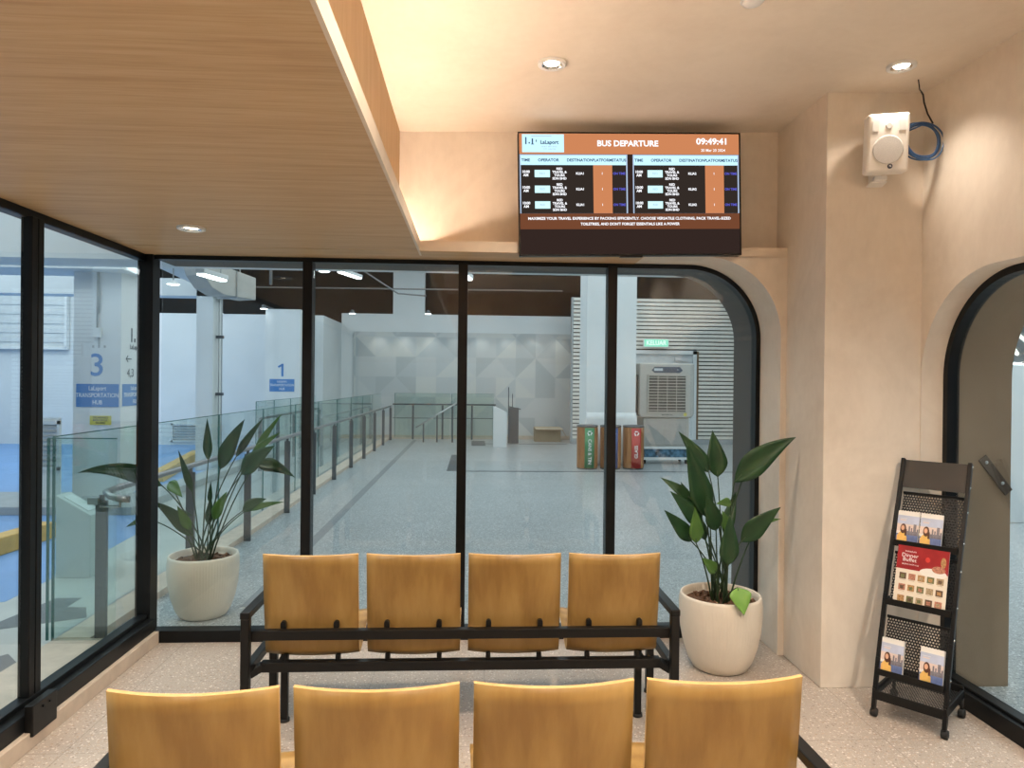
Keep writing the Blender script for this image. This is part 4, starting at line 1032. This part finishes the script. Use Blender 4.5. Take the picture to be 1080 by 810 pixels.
pipe([(-4.0, 14, 3.0+.45), (-4.0, 14, 5.3)], .03, 'upright service pipe hanging in the dark void left of centre')
pipe([(3.9, 18.6, 3.85), (3.9, 18.6, 5.3)], .04, 'upright service pipe above the slatted wall')

# ------------------------------------------------------------------ beyond the right doorway
sgn = empty('sign_wall', (6.3, 7.9, 0), 0, 'pale freestanding sign wall with glowing letter beyond the right doorway', 'sign')
MB().box(-.15, 2.2, 0, .35, 0, 1.86).build('body', M['greywhite'], sgn, bevel=.01)
b = MB().use(plain('letter_face', (.10, .12, .13), .5)).text('S', Matrix.Translation((.14, .10, 2.08)) @ EY, .58, 'CENTER', .02, .03); b.build('letter', None, sgn)
b = MB().use(emit('letter_halo', (.95, .97, .90), 1.6)).text('S', Matrix.Translation((.14, .15, 2.08)) @ EY, .58, 'CENTER', .07, .01); b.build('letter_glow', None, sgn)
MB().box(-.10, 2.1, .05, .10, 1.86, 1.875).build('light_strip', M['coolglow'], sgn)
hb = empty('grab_bar', (2.70, D1-.008, 1.222), 0, 'flat brown bar sloping across the doorway jamb on the right', 'bar')
MB().bar((0, 0, 0), (.148, 0, -.185), .010, .05).build('flat_bar', plain('brown_flat_bar', (.10, .07, .05), .5), hb, bevel=.002)
MB().lathe([(0, .004), (.008, .003), (.009, 0)], 16, M=Matrix.Translation((.02, -.006, -.025)) @ Matrix.Rotation(PI/2, 4, 'X')).lathe([(0, .004), (.008, .003), (.009, 0)], 16, M=Matrix.Translation((.11, -.006, -.135)) @ Matrix.Rotation(PI/2, 4, 'X')).build('bolt', M['steel'], hb)

# ------------------------------------------------------------------ hall light
COOL = (.84, .95, 1.0)  # unseen overhead area lights added to fill the hall
area((-9.5, 12.5, 5.3), 8, 8, 500, (.81, .935, 1.0))
area((0, 8.5, 5.3), 8, 5, 205, COOL)
area((1.5, 14.5, 5.3), 9, 6, 290, COOL)
area((-7.5, 4.0, 5.3), 8, 6, 400, (.81, .935, 1.0))
area((7.5, 5.0, 5.3), 6, 9, 560, COOL)
for k in range(8):
    spot((-2.6+k*.7, 19.22, 3.02), 9, 110, (1, .94, .84), .05, .9, (math.radians(-8), 0, 0))
w = bpy.data.worlds.new('hall_world'); sc.world = w; w.use_nodes = True
bg = w.node_tree.nodes['Background']; bg.inputs[0].default_value = (.75, .87, 1, 1); bg.inputs[1].default_value = .25

# ------------------------------------------------------------------ camera
cam_d = bpy.data.cameras.new('camera'); cam = bpy.data.objects.new('camera', cam_d); C.objects.link(cam)
F = 740.0
cam_d.sensor_fit = 'HORIZONTAL'; cam_d.sensor_width = 36; cam_d.lens = F/1080*36; cam_d.clip_start = .02; cam_d.clip_end = 200
psi, pit, rol = math.atan(40/F), math.atan(-2.6/F), .0105
f = Vector((math.sin(psi)*math.cos(pit), math.cos(psi)*math.cos(pit), math.sin(pit))); r = Vector((math.cos(psi), -math.sin(psi), 0)); u = r.cross(f)
r2_ = math.cos(rol)*r + math.sin(rol)*u; u2_ = -math.sin(rol)*r + math.cos(rol)*u
cam.matrix_world = Matrix(((r2_.x, u2_.x, -f.x, 0), (r2_.y, u2_.y, -f.y, 0), (r2_.z, u2_.z, -f.z, 1.6), (0, 0, 0, 1)))
sc.camera = cam
vs = sc.view_settings
vs.view_transform = 'Standard'; vs.look = 'None'; vs.gamma = 1; vs.use_curve_mapping = False; vs.exposure = 0.22
sc.cycles.max_bounces = 10; sc.cycles.transparent_max_bounces = 24; sc.cycles.use_denoising = True
sc.cycles.sample_clamp_indirect = 6
